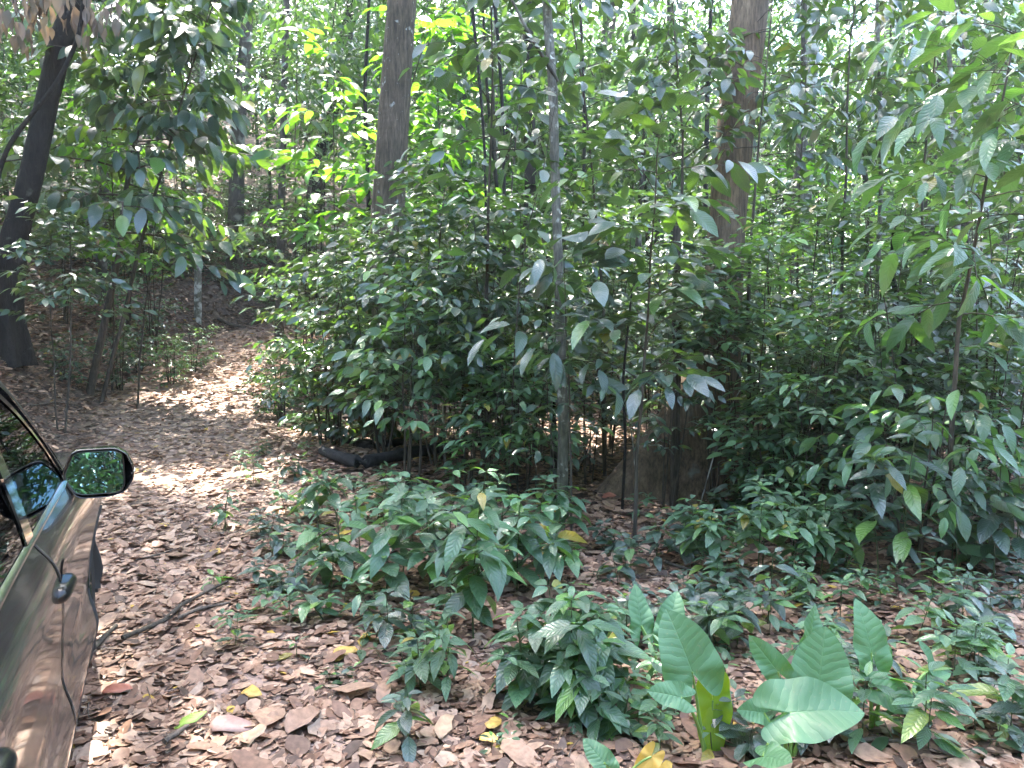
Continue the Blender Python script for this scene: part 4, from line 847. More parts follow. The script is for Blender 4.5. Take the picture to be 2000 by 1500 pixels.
pole('thin_sapling', 'thin stem crossing upward in front of the upper lichen-mottled pole', 'sapling', [at(1090, 160, 6.4), at(1060, 110, 6.35), at(1030, 60, 6.3), at(990, -20, 6.3)], [.016, .014, .01], 'bark_far', seed=12)
for o in list(C.objects):
    if o.get('label') == 'thin stem crossing upward in front of the upper lichen-mottled pole': o['category'] = 'branch'; o.name = 'snapped_branch'
    # hangs caught against the pole
g7 = np.random.default_rng(91)
for i in range(13):
    y = g7.uniform(9.5, 21); u = g7.uniform(1000, 2000) if i % 3 else g7.uniform(830, 1000)
    if y > 14 and i % 4 == 0: u = g7.uniform(0, 600)
    b = stand(u, y)
    if abs(b.x - float(path_x(y))) < 2: u += 260; b = stand(u, y)
    d = g7.normal(0, 35); r = g7.uniform(.018, .05); m_ = ['bark_dark', 'bark_far', 'bark_pale', 'bark_dark'][i % 4]
    t = pole('pole_tree', None, 'tree', [b, at(u + d * .3 + g7.normal(0, 8), 420, y), at(u + d * .7 + g7.normal(0, 8), 180, y), at(u + d, -90, y)], [r * 1.2, r, r * .7], m_, 8, 40 + i, 'thin bare trunks between the leaves')
    FILL.append((t, ['thin dark trunk', 'thin brown trunk', 'thin pale trunk', 'thin blackish trunk'][i % 4], b.x, y, at(u, 200, y).z))
for i in range(16):   # bare shoots arching through the undergrowth
    y = g7.uniform(5.6, 8.5); u = g7.uniform(760, 1950); b = stand(u, y); d = g7.normal(0, 1) * 110; v1 = g7.uniform(520, 760)
    t = pole('bare_shoot', None, 'shoot', [b, at(u + d * .25, (v1 + pix(b)[1]) / 2, y), at(u + d * .7, v1, y), at(u + d * 1.5, v1 - g7.uniform(-30, 40), y)], [.007, .005, .003], ['bark_pale', 'stem', 'stem', 'bark_far'][i % 4], 5, 70 + i, 'bare shoots in the undergrowth')
    FILL.append((t, ['pale bare shoot', 'brown bare shoot', 'thin brown shoot', 'greyish bare shoot'][i % 4], b.x, y, at(u + d * .5, v1, y).z))
# dead leaf bunches caught on the leaning tree
g5 = np.random.default_rng(8)
for i, (u, v, lab) in enumerate([(105, 70, 'bunch of grey-brown dead leaves hanging against the dark leaning trunk'), (170, 70, 'bunch of pale dead leaves hanging from the slanting liana'), (50, 45, 'bunch of rusty dead leaves dangling beside the dark leaning tree'), (20, 90, 'small tuft of dead leaves dangling at the edge of the leaning tree')]):
    p = at(u, v - 60, 10.1); LV = Leaves(); n = 26
    q = g5.normal(size=(n, 3)) * np.array([.22, .15, .16]); az = g5.uniform(0, 6.28, n)
    LV.add(q, np.stack([np.cos(az) * .35, np.sin(az) * .35, -np.ones(n)], -1), np.stack([np.cos(az), np.sin(az), np.full(n, .4)], -1) + g5.normal(0, .2, (n, 3)), g5.uniform(.16, .28, n), .42, .25)
    B = MB()
    for k in range(7): B.tube(np.array([[0, 0, .5], q[k] * .5 + np.array([0, 0, .2]), q[k]]), [.008, .006, .004], 4, False)
    plant('dead_leaf_bunch', lab, 'dead leaves', p, B, LV, 'dead', 'stem', 'lan', .5, i, wave=.08)
# ---------------------------------------------------------------- elephant ears, log, sticks, single fallen leaves
OUT = np.array([(0, 1.0), (.09, .94), (.22, .81), (.34, .62), (.42, .40), (.46, .18), (.465, -.02), (.445, -.2), (.385, -.38), (.28, -.49), (.17, -.46), (.075, -.26), (.0, -.04)])
def ear_mesh(L, W, fold, droop, wave, seed, mat, tip=0):
    g = np.random.default_rng(seed)
    t = np.linspace(0, len(OUT) - 1, 40); half = np.stack([np.interp(t, np.arange(len(OUT)), OUT[:, i]) for i in (0, 1)], -1)
    for _ in range(2): half[1:-1] = (half[:-2] + 2 * half[1:-1] + half[2:]) / 4
    full = np.concatenate([half, (half * [-1, 1])[-2:0:-1]])
    n = len(full); nr = 9; s = np.linspace(0, 1, nr) ** .85
    P = full[None] * s[:, None, None]; x, y = P[..., 0] * W / .9, P[..., 1]
    ang = np.arctan2(full[:, 0], full[:, 1])[None]
    z = fold * np.abs(x) - droop * np.where(y > 0, y, 0) ** 2 - .5 * droop * np.where(y < 0, y, 0) ** 2 * 2 + wave * s[:, None] ** 2 * np.sin(ang * 5 + g.uniform(0, 6)) 
    V = np.stack([x * L, y * L, z * L], -1)
    idx = np.arange(nr * n).reshape(nr, n); i2 = np.concatenate([idx, idx[:, :1]], 1)
    Q = np.stack([i2[1:-1, :-1], i2[1:-1, 1:], i2[2:, 1:], i2[2:, :-1]], -1).reshape(-1, 4)
    T = np.stack([np.zeros(n, int), i2[1, 1:], i2[1, :-1]], -1)
    uv = np.stack([x, y], -1).reshape(-1, 2)
    me = mesh_np('ear', V.reshape(-1, 3), Q, M[mat], np.full(nr * n, .35 + .3 * g.random()), uv, True, T)
    # a blade has thickness but reads as a sheet
    return me
def frame(tipdir, normal):
    y = Vector(tipdir).normalized(); z = Vector(normal); z = (z - y * z.dot(y)).normalized(); x = y.cross(z)
    return Matrix((x, y, z)).transposed()
def ear_plant(label, base, leaves, seed):
    """leaves: (u, v, depth of the stalk joint, tip direction, blade normal, length, width, material)"""
    b = ground(*base); t = thing('elephant_ear_plant', label, 'plant', b, 0, 'elephant ears')
    for i, (u, v, dy, tipd, nrm, L, W, mt, *rest) in enumerate(leaves):
        p = at(u, v, b.y + dy) - b; dr = rest[0] if rest else .18
        g = np.random.default_rng(seed + i)
        lo = link('leaf', ear_mesh(L, W, .17, dr, .05, seed + i, mt), t, p); lo.rotation_euler = frame(tipd, nrm).to_euler()
        q0 = np.array([g.normal(0, .015), g.normal(0, .015), -.02]); P = np.array(p); h = P - q0
        s = np.linspace(0, 1, 9)[:, None]; path = q0 + h * s + np.array([0, 0, 1.]) * (np.sin(s * math.pi) * .22 * np.linalg.norm(h[:2])) + np.array([0, 0, 0])
        mb = MB(); mb.tube(path, np.linspace(.009, .0042, 9), 8)
        link('leaf_stalk', mb.mesh('stalk', M['petiole']), t)
    return t
ear_plant('elephant ear with a tall heart leaf and one backlit leaf, nearest the dark ribbed herb', (1385, 1482), [
    (1352, 1312, -.02, (-.35, .25, 1), (.1, -1, .45), .245, .95, 'alo'),
    (1330, 1362, -.12, (-1, -.25, .38), (-.1, -.75, .8), .135, .8, 'alo'),
    (1392, 1368, .06, (-.06, -.35, -1), (.1, -1, .25), .24, .60, 'alo_backlit', .05),
], 10)
ear_plant('pair of upright rounded elephant ear leaves behind the tall heart leaf', (1300, 1330), [
    (1252, 1222, .10, (-.05, .45, 1), (.35, -1, .35), .20, .62, 'alo'),
    (1307, 1232, .08, (.25, .35, 1), (-.35, -1, .3), .195, .72, 'alo'),
], 20)
ear_plant('largest elephant ear clump, one round upright leaf above a flat glossy one', (1535, 1492), [
    (1598, 1345, .02, (.22, .3, 1), (-.15, -1, .5), .235, .98, 'alo', .10),
    (1545, 1392, -.22, (1, -.15, .22), (-.1, -.62, 1), .25, .95, 'alo', .22),
    (1520, 1312, .02, (-.75, .1, .95), (-.5, -.8, .75), .17, .62, 'alo'),
    (1582, 1248, .30, (.4, .4, .9), (.6, -.7, .5), .15, .8, 'alo'),
    (1492, 1392, .05, (-.55, -.3, .25), (.1, -.8, .7), .13, .8, 'alo'),
    (1490, 1478, -.32, (.3, -.6, .35), (0, -.6, 1), .13, .9, 'alo'),
], 30)
ear_plant('slim elephant ear standing apart, pointed leaf over a folded round one', (1706, 1432), [
    (1702, 1275, .05, (-.1, .3, 1), (.15, -1, .3), .21, .70, 'alo'),
    (1728, 1352, -.05, (.95, -.3, -.35), (.35, -.8, .75), .15, .95, 'alo'),
    (1722, 1262, .12, (.55, .2, -.9), (.6, -.8, .1), .13, .6, 'alo'),
], 40)
ear_plant('young elephant ear with narrow leaves among the tiny seedlings', (1770, 1372), [
    (1815, 1330, .02, (.9, .1, .35), (-.2, -.7, .9), .11, .6, 'alo'),
    (1822, 1305, .05, (-.2, .3, .9), (.5, -.8, .3), .12, .5, 'alo'),
    (1800, 1350, -.05, (-.4, -.6, -.2), (0, -.5, 1), .09, .8, 'alo'),
], 50)
ear_plant('elephant ear cut by the picture edge, pale blade and a yellow one', (1215, 1530), [
    (1180, 1490, -.02, (-.5, .3, .5), (.1, -.8, .7), .11, .8, 'alo'),
    (1272, 1478, .0, (-.6, -.35, -.55), (-.1, -.9, .4), .10, .8, 'yellow'),
], 60)
# charred log behind the clearing
def log(name, label, pts, rad, mat, cat, sides=12, sub=16, wob=.06, seed=0, group=None):
    b = Vector(pts[0]); t = thing(name, label, cat, b, 0, group); P = np.array([np.array(p) for p in pts]) - np.array(b)
    s = np.linspace(0, 1, sub); base = np.linspace(0, 1, len(P)); Q = np.stack([np.interp(s, base, P[:, i]) for i in range(3)], -1)
    for _ in range(2): Q[1:-1] = (Q[:-2] + 2 * Q[1:-1] + Q[2:]) / 4
    mb = MB(); mb.tube(Q, np.interp(s, np.linspace(0, 1, len(rad)), rad), sides, True, wob, seed)
    link('wood', mb.mesh(name, M[mat]), t); return t
def gp(u, v, dz=.0): q = ground(u, v); q.z += dz; return q
M['char'] = bark_mat('charred_wood', (.006, .006, .007), (.035, .032, .03), 14, .4, bump=.8)
M['deadwood'] = bark_mat('dead_wood', (.09, .065, .05), (.26, .2, .16), 20, .4, bump=.5)
log('log', 'blackened charred log lying across the back of the clearing', [gp(630, 895, .08), gp(700, 925, .10), gp(800, 910, .13), gp(900, 888, .13), gp(985, 872, .10)], [.05, .065, .06, .052, .04], 'char', 'log', 14, 26, .07, 3)
log('log', 'short dark rotten log tucked behind the charred one', [gp(640, 860, .05), gp(720, 880, .05), gp(790, 872, .05)], [.04, .055, .04], 'bark_dark', 'log', 10, 12, .08, 4)
ST = [('stick', 'crooked grey stick lying across the track beside the tiny bright herb', [(240, 1262), (292, 1240), (330, 1228), (345, 1200), (385, 1180), (445, 1150)], .013),
      ('stick', 'broken brown stick parallel to the crooked grey one', [(345, 1225), (385, 1205), (450, 1192)], .012),
      ('stick', 'thin twig in the bare wheel rut', [(265, 1105), (310, 1095), (345, 1082)], .006),
      ('stick', 'dark splintered stick close to the car wheel', [(165, 1300), (195, 1272), (228, 1240)], .016),
      ('stick', 'short thick stick poking out at the front of the litter', [(322, 1470), (345, 1455), (368, 1440)], .012),
      ('stick', 'weathered stick in front of the dark little herb', [(600, 1215), (700, 1205), (760, 1215)], .008),
      ('stick', 'long thin stick behind the largest elephant ears', [(1300, 1110), (1350, 1130), (1450, 1120), (1520, 1128)], .011),
      ('stick', 'twisted fallen branch under the buttress root', [(1190, 940), (1240, 965), (1290, 960), (1350, 1000)], .018),
      ('stick', 'straight brown stick among the tiny seedlings', [(1640, 1480), (1700, 1462), (1790, 1470)], .009),
      ('stick', 'thin fallen branch at the bend of the track', [(425, 628), (450, 640), (480, 645)], .05),
      ('stick', 'brown fallen branch lying on the bank below the leaning sapling', [(60, 800), (110, 790), (160, 800)], .014)]
for i, (nm, lab, pp, r) in enumerate(ST):
    log(nm, lab, [gp(u, v, r + .03) for u, v in pp], [r, r * .95, r * .6], 'deadwood' if i % 3 else 'stem', 'stick', 7, 12, .12, i, 'fallen sticks')
# single fallen leaves that stand out
M['fpink'] = plain('dead_leaf_pink', (.36, .225, .18), .6, bump=.3, bscale=25, var=.2)
M['ftan'] = plain('dead_leaf_tan', (.40, .27, .17), .6, bump=.3, bscale=30, var=.25)
M['fbrown'] = plain('dead_leaf_brown', (.27, .165, .11), .6, bump=.4, bscale=30, var=.3)
M['fyel'] = plain('dead_leaf_yellow', (.46, .29, .07), .55, bump=.3, bscale=45, var=.35)
M['fgreen'] = plain('fallen_leaf_green', (.22, .33, .06), .5, bump=.2, bscale=30, var=.15)
M['fred'] = plain('dead_leaf_red', (.36, .13, .08), .55, bump=.2, bscale=30, var=.15)
FLV = [(455, 1438, .17, .55, 'fpink', .1, -.1, .12, 'large flat pinkish dead leaf at the front of the litter'),
       (595, 1425, .22, .42, 'fbrown', 1.2, .05, .55, 'curled brown dead leaf rolled like a canoe'),
       (490, 1462, .13, .6, 'ftan', .4, .6, .1, 'orange-tan dead leaf lying on the pinkish one'),
       (372, 1425, .13, .35, 'fgreen', .5, .4, .15, 'fallen narrow green leaf in the litter'),
       (492, 1375, .10, .6, 'fyel', -.3, .1, .1, 'fallen yellow-tan leaf near the large pinkish one'),
       (675, 1290, .12, .5, 'fyel', .2, .1, .1, 'fallen yellow leaf in the open litter in front of the ribbed herbs'),
       (965, 1435, .09, .6, 'fyel', 1.0, .1, .2, 'fallen yellow leaf beside the dark little herb'),
       (955, 1465, .08, .7, 'fyel', -.5, .1, .1, 'fallen golden leaf at the very front, under the other yellow one'),
       (318, 952, .14, .5, 'fyel', .1, .05, .1, 'fallen orange-yellow leaf on the track just past the wing mirror'),
       (230, 1365, .12, .5, 'fred', .2, .1, .15, 'reddish dead leaf near the car door'),
       (750, 1370, .16, .4, 'fbrown', 1.5, .2, .35, 'upright curled brown leaf in the open litter'),
       (870, 1440, .17, .38, 'ftan', 1.4, .15, .2, 'long tan dead leaf leaning by the dark little herb'),
       (1480, 1010, .1, .5, 'fyel', .7, .1, .1, 'small yellow leaf caught in the pale branching herb'),
       (1190, 978, .14, .55, 'fred', .3, .2, .2, 'orange-red dead leaf catching light near the buttress'),
       (190, 1130, .12, .55, 'ftan', .3, .1, .1, 'flat tan leaf beside the car on the track'),
       (420, 1090, .11, .6, 'fyel', 2.3, .1, .1, 'pale yellow leaf at the thicket edge of the track'),
       (730, 1225, .12, .6, 'fyel', .8, .1, .1, 'mustard yellow leaf below the trailing herb'),
       (1660, 1450, .15, .45, 'ftan', .9, .15, .2, 'tan dead leaf in front of the slim elephant ear'),
       (1900, 1215, .14, .55, 'fbrown', .2, .5, .3, 'brown dead leaf standing on edge under the dark herb'),
       (1610, 1215, .13, .55, 'ftan', .4, .3, .2, 'orange-brown dead leaf behind the round elephant ear')]
for i, (u, v, L, W, mt, az, tilt, curl, lab) in enumerate(FLV):
    b = ground(u, v); b.z += .045; LV = Leaves(); D = np.array([math.cos(az) * math.cos(tilt), math.sin(az) * math.cos(tilt), math.sin(tilt)])
    LV.add(-D * L * .5, D, np.array([.1, -.25, 1]), L, W, .1)
    o = link('fallen_leaf', LV.mesh('fallen_leaf', M[mt], 'lit', curl * 2.2, i, .05, .16), None, b)
    so = o.modifiers.new('thick', 'SOLIDIFY'); so.thickness = .0015
    tag(o, lab, 'leaf', 'fallen leaves that stand out')
# ---------------------------------------------------------------- the parked car (x forward from the front axle, y to its left)
HEAD = R(24.5); HALF = .92; LAT = .30; FR = 4.0
fx, fy = -math.sin(HEAD), math.cos(HEAD); rx_, ry_ = math.cos(HEAD), math.sin(HEAD)
cx, cy = FR * fx - (HALF + LAT) * rx_, FR * fy - (HALF + LAT) * ry_
car = thing('parked_car', 'dark bronze-grey car parked on the leaf-covered track, black wing mirror out', 'car', (cx, cy, .02), HEAD + math.pi / 2)
M['paint'] = plain('car_paint', (.030, .029, .030), .25, .3, .7, var=.12, bscale=14)
M['blk'] = plain('car_black_trim', (.012, .012, .013), .32)
M['grip'] = plain('door_handle_black', (.008, .008, .009), .18, spec=.4)
M['gloss'] = plain('car_gloss_black', (.010, .010, .011), .08, 0, 1)
M['clad'] = plain('car_cladding', (.022, .022, .023), .6)
M['chrome'] = plain('car_satin_trim', (.55, .56, .58), .22, 1)
M['rubber'] = plain('tyre_rubber', (.018, .018, .018), .8, bump=.2)
M['rim'] = plain('wheel_alloy', (.45, .45, .46), .25, 1)
M['mirror'] = plain('mirror_glass', (.20, .31, .37), .01, 1)
M['seatm'] = plain('car_seat_fabric', (.03, .03, .032), .8)
M['lamp'] = plain('lamp_lens', (.5, .5, .5), .05, .2, 1)
M['redl'] = plain('tail_lens', (.25, .01, .01), .08, 0, 1)
def glass_mat():
    m, N, Lk = new_mat('car_window_glass')
    t = node(N, 'ShaderNodeBsdfTransparent'); t.inputs[0].default_value = (.16, .18, .18, 1)
    g = node(N, 'ShaderNodeBsdfGlossy'); g.inputs['Roughness'].default_value = .01; g.inputs[0].default_value = (.15, .17, .19, 1)
    f = node(N, 'ShaderNodeFresnel'); f.inputs[0].default_value = 1.33
    ms = node(N, 'ShaderNodeMixShader'); Lk.new(f.outputs[0], ms.inputs[0]); Lk.new(t.outputs[0], ms.inputs[1]); Lk.new(g.outputs[0], ms.inputs[2])
    o = node(N, 'ShaderNodeOutputMaterial'); Lk.new(ms.outputs[0], o.inputs[0]); return m
M['cglass'] = glass_mat()
OZ = [.20, .26, .33, .40, .48, .58, .70, .80, .87, .93, .96, 1.0, 1.06, 1.14]
OO = [-.06, -.03, -.004, -.012, -.034, -.030, -.016, -.005, 0, -.006, -.014, -.034, -.062, -.10]
from bisect import bisect
def smooth_interp(x, X, Y):
    X = np.array(X); Y = np.array(Y); d = np.gradient(Y, X); i = int(np.clip(np.searchsorted(X, x) - 1, 0, len(X) - 2)); h = X[i + 1] - X[i]; t = np.clip((x - X[i]) / h, 0, 1)
    return (2 * t ** 3 - 3 * t * t + 1) * Y[i] + (t ** 3 - 2 * t * t + t) * h * d[i] + (-2 * t ** 3 + 3 * t * t) * Y[i + 1] + (t ** 3 - t * t) * h * d[i + 1]
def wid(X): return np.interp(X, [-3.62, -3.5, -3.3, -3.0, -2.4, 0.1, .4, .62, .78, .9], [-.32, -.16, -.06, -.015, 0, 0, -.03, -.10, -.20, -.36]) + .018 * math.exp(-(X / .45) ** 2) + .015 * math.exp(-((X + 2.66) / .45) ** 2)
def yside(X, z): return HALF + smooth_interp(z, OZ, OO) + wid(X)
def belt(X): return np.interp(X, [-3.6, -2.2, -.6, -.2, .3, .65, .9], [1.08, 1.035, 1.03, 1.0, .95, .85, .74])
def seam(z): return np.interp(z, [.3, .42, .56, .7, .86, .95, 1.03, 1.1], [-1.26, -1.25, -1.23, -1.30, -1.43, -1.5, -1.56, -1.62])
def P(X, z, o=0): return (X, -(yside(X, z) + o), z)
def both(name, mb, mat, parent=None, smooth=True):
    parent = parent or car; me = mb.mesh(name, M[mat], smooth); o = link(name, me, parent)
    me2 = me.copy(); v = np.empty(len(me2.vertices) * 3, np.float32); me2.vertices.foreach_get('co', v); v = v.reshape(-1, 3); v[:, 1] *= -1; me2.vertices.foreach_set('co', v.ravel()); me2.flip_normals(); o2 = link(name, me2, parent); return o, o2
def panel(x0, x1, zb, zt, nx=24, nz=26, o=0):
    """grid between two seams given as functions of height"""
    G = []
    for i in range(nx + 1):
        row = []
        for j in range(nz + 1):
            k = j / nz; zz = zb + (zt - zb) * k
            X = x0(zz) + (x1(zz) - x0(zz)) * i / nx
            zc = min(zz, 1e9); top = belt(X); z2 = zb + (top - zb) * k
            X = x0(z2) + (x1(z2) - x0(z2)) * i / nx
            row.append(P(X, z2, o))
        G.append(row)
    mb = MB(); mb.grid(np.array(G)); return mb
arch = lambda X, xc, r=.385: .335 + math.sqrt(max(0, r * r - (X - xc) ** 2)) if abs(X - xc) < r else 0
GAP = .006
fd = both('front_door', panel(lambda z: seam(z) + GAP, lambda z: np.interp(z, [.3, .6, 1.1], [-.46, -.56, -.60]), .30, 1.05), 'paint')
def rear_x(z): return -2.66 + math.sqrt(max(0, .40 ** 2 - (z - .335) ** 2)) + .012 if z < .72 else max(-2.66, -2.648 - (z - .72) * .1)
rd = both('rear_door', panel(lambda z: rear_x(z), lambda z: seam(z) - GAP, .30, 1.05), 'paint')
def archpanel(Xs, zlow, o=0):
    G = []
    for X in Xs:
        zb = max(zlow, arch(X, 0), arch(X, -2.66)); zt = belt(X)
        G.append([P(X, zb + (zt - zb) * k, o) for k in np.linspace(0, 1, 24)])
    mb = MB(); mb.grid(np.array(G)); return mb
both('front_fender', archpanel(np.concatenate([np.linspace(-.59, -.386, 8), np.linspace(-.3849, .3849, 40), np.linspace(.386, .9, 24)]), .26), 'paint')
both('quarter_panel', archpanel(np.concatenate([np.linspace(-3.62, -3.046, 20), np.linspace(-3.0449, -2.664, 26)]), .28), 'paint')
# dark shell just behind the seams, sill and arch cladding
both('door_frame', panel(lambda z: -2.62 if z > .8 else rear_x(z), lambda z: -.45, .30, 1.05, o=-.02), 'blk')
mb = MB(); mb.grid(np.array([[P(seam(z) + d, z, .0025) for z in np.linspace(.30, 1.03, 40)] for d in (-.008, 0, .008)])); both('seam_shade_strip', mb, 'clad')  # black strip laid over the seam, standing in for its shaded gap
mb = MB(); G = [[(X, -(HALF + wid(X) + dy), z) for dy, z in ((-.012, .305), (-.010, .29), (-.03, .25), (-.06, .21), (-.14, .195))] for X in np.linspace(-2.26, -.40, 30)]; mb.grid(np.array(G)); both('sill_cladding', mb, 'clad')
for xc in (0, -2.66):
    mb = MB(); G = []
    for a in np.linspace(-.25, math.pi + .25, 40):
        row = []
        for r_, o_ in ((.35, -.10), (.372, -.012), (.378, .002), (.412, .005), (.42, -.004)):
            X = xc + r_ * math.cos(a); z = .335 + r_ * math.sin(a); row.append((X, -(yside(X, max(.28, z)) + o_), z))
        G.append(row)
    mb.grid(np.array(G)); both('arch_cladding', mb, 'clad')
# hood, cowl, nose, tail
def across(Xs, top, crown, ny=20, inset=0):
    G = []
    for X in Xs:
        w = yside(X, belt(X)) - inset
        G.append([(X, y * w, top(X) + crown(X) * (1 - y * y)) for y in np.linspace(-1, 1, ny)])
    mb = MB(); mb.grid(np.array(G)); return mb
across(np.linspace(-.56, .9, 30), lambda X: belt(X) + .002, lambda X: np.interp(X, [-.6, .5, .9], [.075, .06, .01])).build('hood', M['paint'], car)
def endcap(X, zs, bulge, s):
    G = []
    for z in zs:
        w = yside(X, z); G.append([(X + s * bulge * (1 - y ** 4), y * w, z) for y in np.linspace(-1, 1, 20)])
    mb = MB(); mb.grid(np.array(G)); return mb
endcap(.9, np.linspace(.26, .72, 12), .07, 1).build('front_bumper', M['paint'], car)
endcap(-3.62, np.linspace(.28, 1.15, 16), .06, -1).build('tailgate', M['paint'], car)
mb = MB()
for z in np.linspace(.45, .62, 5): mb.box((.975, 0, z), (.03, .9, .018))
mb.build('grille', M['blk'], car, False)
mb = MB(); mb.grid([[P(X, z, .006) for z in np.linspace(belt(X) - .13, belt(X) - .04, 5)] for X in np.linspace(.55, .88, 10)]); both('headlight', mb, 'lamp')
mb = MB(); mb.grid([[P(X, z, .006) for z in np.linspace(.85, 1.1, 5)] for X in np.linspace(-3.61, -3.42, 8)]); both('tail_light', mb, 'redl')
mb = MB(); mb.box((-1.35, 0, .27), (4.1, 1.5, .12)); mb.build('underbody', M['clad'], car, False)
mb = MB()
for xc in (0, -2.66):
    for sy in (-1, 1):
        G = [[(xc + .40 * math.cos(a), sy * yy, .335 + .40 * math.sin(a)) for a in np.linspace(-.3, math.pi + .3, 20)] for yy in (.50, .87)]; mb.grid(G)
mb.build('wheel_arch_liner', M['clad'], car)
# greenhouse
UX = [-.56, -.72, -.95, -1.19, -1.5, -1.9, -2.5, -3.0, -3.3, -3.5]; UZ = [.99, 1.09, 1.26, 1.405, 1.53, 1.60, 1.62, 1.575, 1.40, 1.14]
def up(X): return smooth_interp(-X, [-x for x in UX], UZ)
def yg(z): return .868 - .13 * max(0, (z - 1.03) / .55) ** 1.15
def gpnt(X, z, o=0): return (X, -(yg(z) + o), z)
def strip(a, b, Xs, o=0, c=None):
    G = []
    for X in Xs:
        e = 1e-3; sl = (up(X + e) - up(X - e)) / (2 * e); n = np.array([-sl, 1]); n /= np.linalg.norm(n)
        row = []
        for q in np.linspace(a, b, 4):
            x_, z_ = X + n[0] * q, up(X) + n[1] * q; row.append(gpnt(x_, max(z_, belt(X) - .03), o + (0 if c is None else c * (q - a) / (b - a))))
        G.append(row)
    mb = MB(); mb.grid(np.array(G)); return mb
XS = np.linspace(-.56, -3.46, 80)
both('window_seal', strip(-.062, -.022, XS, .004), 'gloss')
both('roof_pillar', strip(-.024, .05, XS, .012, -.03), 'paint')
both('window_trim', strip(.048, .062, np.linspace(-.5, -1.62, 30), -.018), 'blk')
def win(x0, x1):
    G = []
    for i in np.linspace(0, 1, 24):
        row = []
        for j in np.linspace(0, 1, 12):
            Xb = x0[0] + (x1[0] - x0[0]) * i; Xt = x0[1] + (x1[1] - x0[1]) * i; z0 = belt(Xb) + .004; z1 = max(z0 + .004, up(Xt) - .035)
            row.append(gpnt(Xb + (Xt - Xb) * j, z0 + (z1 - z0) * j))
        G.append(row)
    mb = MB(); mb.grid(np.array(G)); return mb
both('side_window', win((-1.56, -1.66), (-.68, -.74)), 'cglass')
both('side_window', win((-2.9, -2.86), (-1.63, -1.73)), 'cglass')
G = [[gpnt(X0 + (X1 - X0) * j, belt(X0) + .004 + (up(X1) - .04 - belt(X0)) * j, .006) for j in np.linspace(0, 1, 10)] for X0, X1 in ((-1.535, -1.64), (-1.635, -1.72))]
mb = MB(); mb.grid(np.array(G)); both('centre_pillar', mb, 'gloss')
G = [[(X, -(yside(X, belt(X)) + o), belt(X) + dz) for o, dz in ((.003, -.012), (.008, -.004), (.006, .008), (-.012, .016), (-.03, .014))] for X in np.linspace(-2.95, -.62, 40)]
mb = MB(); mb.grid(np.array(G)); both('belt_moulding', mb, 'chrome')
G = [[gpnt(X0, z) for z in (belt(X0), up(X0) - .05)] for X0 in np.linspace(-.62, -.75, 5)]
mb = MB(); mb.grid([[gpnt(X, z, .008) for z in np.linspace(belt(X) - .01, max(belt(X) + .005, up(X) - .04), 5)] for X in np.linspace(-.60, -.74, 8)]); both('mirror_base', mb, 'gloss')
def roofline(Xs, mat, name, off=.045):
    G = []
    for X in Xs:
        z = up(X) + off * .8; w = yg(up(X) + off) - .018; G.append([(X + off * .45 * (1 if X > -1.8 else -1 if X < -2.9 else 0), y * w, z + .05 * (1 - y * y)) for y in np.linspace(-1, 1, 16)])
    mb = MB(); mb.grid(np.array(G)); return mb.build(name, M[mat], car)
roofline(np.linspace(-1.66, -3.1, 30), 'paint', 'roof')
roofline(np.linspace(-.52, -1.65, 20), 'cglass', 'windscreen')
roofline(np.linspace(-3.12, -3.46, 10), 'cglass', 'rear_window')
# inside
mb = MB(); mb.box((-.75, 0, .86), (.5, 1.5, .22)); mb.build('dashboard', M['seatm'], car, False)
def cushion(c, s, rot=0):
    mb = MB(); t = np.linspace(-1, 1, 9); G = []
    for a in np.linspace(0, 2 * math.pi, 17)[:-1]:
        ca, sa = math.cos(a), math.sin(a); pw = lambda q: math.copysign(abs(q) ** .45, q); G.append([(pw(ca) * s[0] / 2 * (1 - .25 * abs(k) ** 4), pw(sa) * s[1] / 2 * (1 - .25 * abs(k) ** 4), k * s[2] / 2) for k in t])
    G = np.array(G).transpose(1, 0, 2); mb.grid(G, True); V = mb.V[0]; cr, sr_ = math.cos(rot), math.sin(rot); V[:] = np.stack([V[:, 0] * cr + V[:, 2] * sr_, V[:, 1], -V[:, 0] * sr_ + V[:, 2] * cr], -1) + np.array(c); return mb
for sy in (-.38, .38):
    s = cushion((-1.55, sy, .62), (.5, .5, .18)).build('seat', M['seatm'], car)
    cushion((-1.85, sy, .98), (.16, .48, .68), -.3).build('seat_back', M['seatm'], s); cushion((-1.98, sy, 1.37), (.10, .26, .18), -.2).build('headrest', M['seatm'], s)
s = cushion((-2.6, 0, .6), (.5, 1.25, .18)).build('rear_seat', M['seatm'], car); cushion((-2.9, 0, .95), (.16, 1.25, .65), -.3).build('seat_back', M['seatm'], s)
mb = MB(); a = np.linspace(0, 2 * math.pi, 25); mb.tube(np.stack([-1.12 + .06 * np.sin(a), .38 * -1 + .18 * np.cos(a), .98 + .17 * np.sin(a)], -1), .016, 8, False); mb.build('steering_wheel', M['blk'], car)
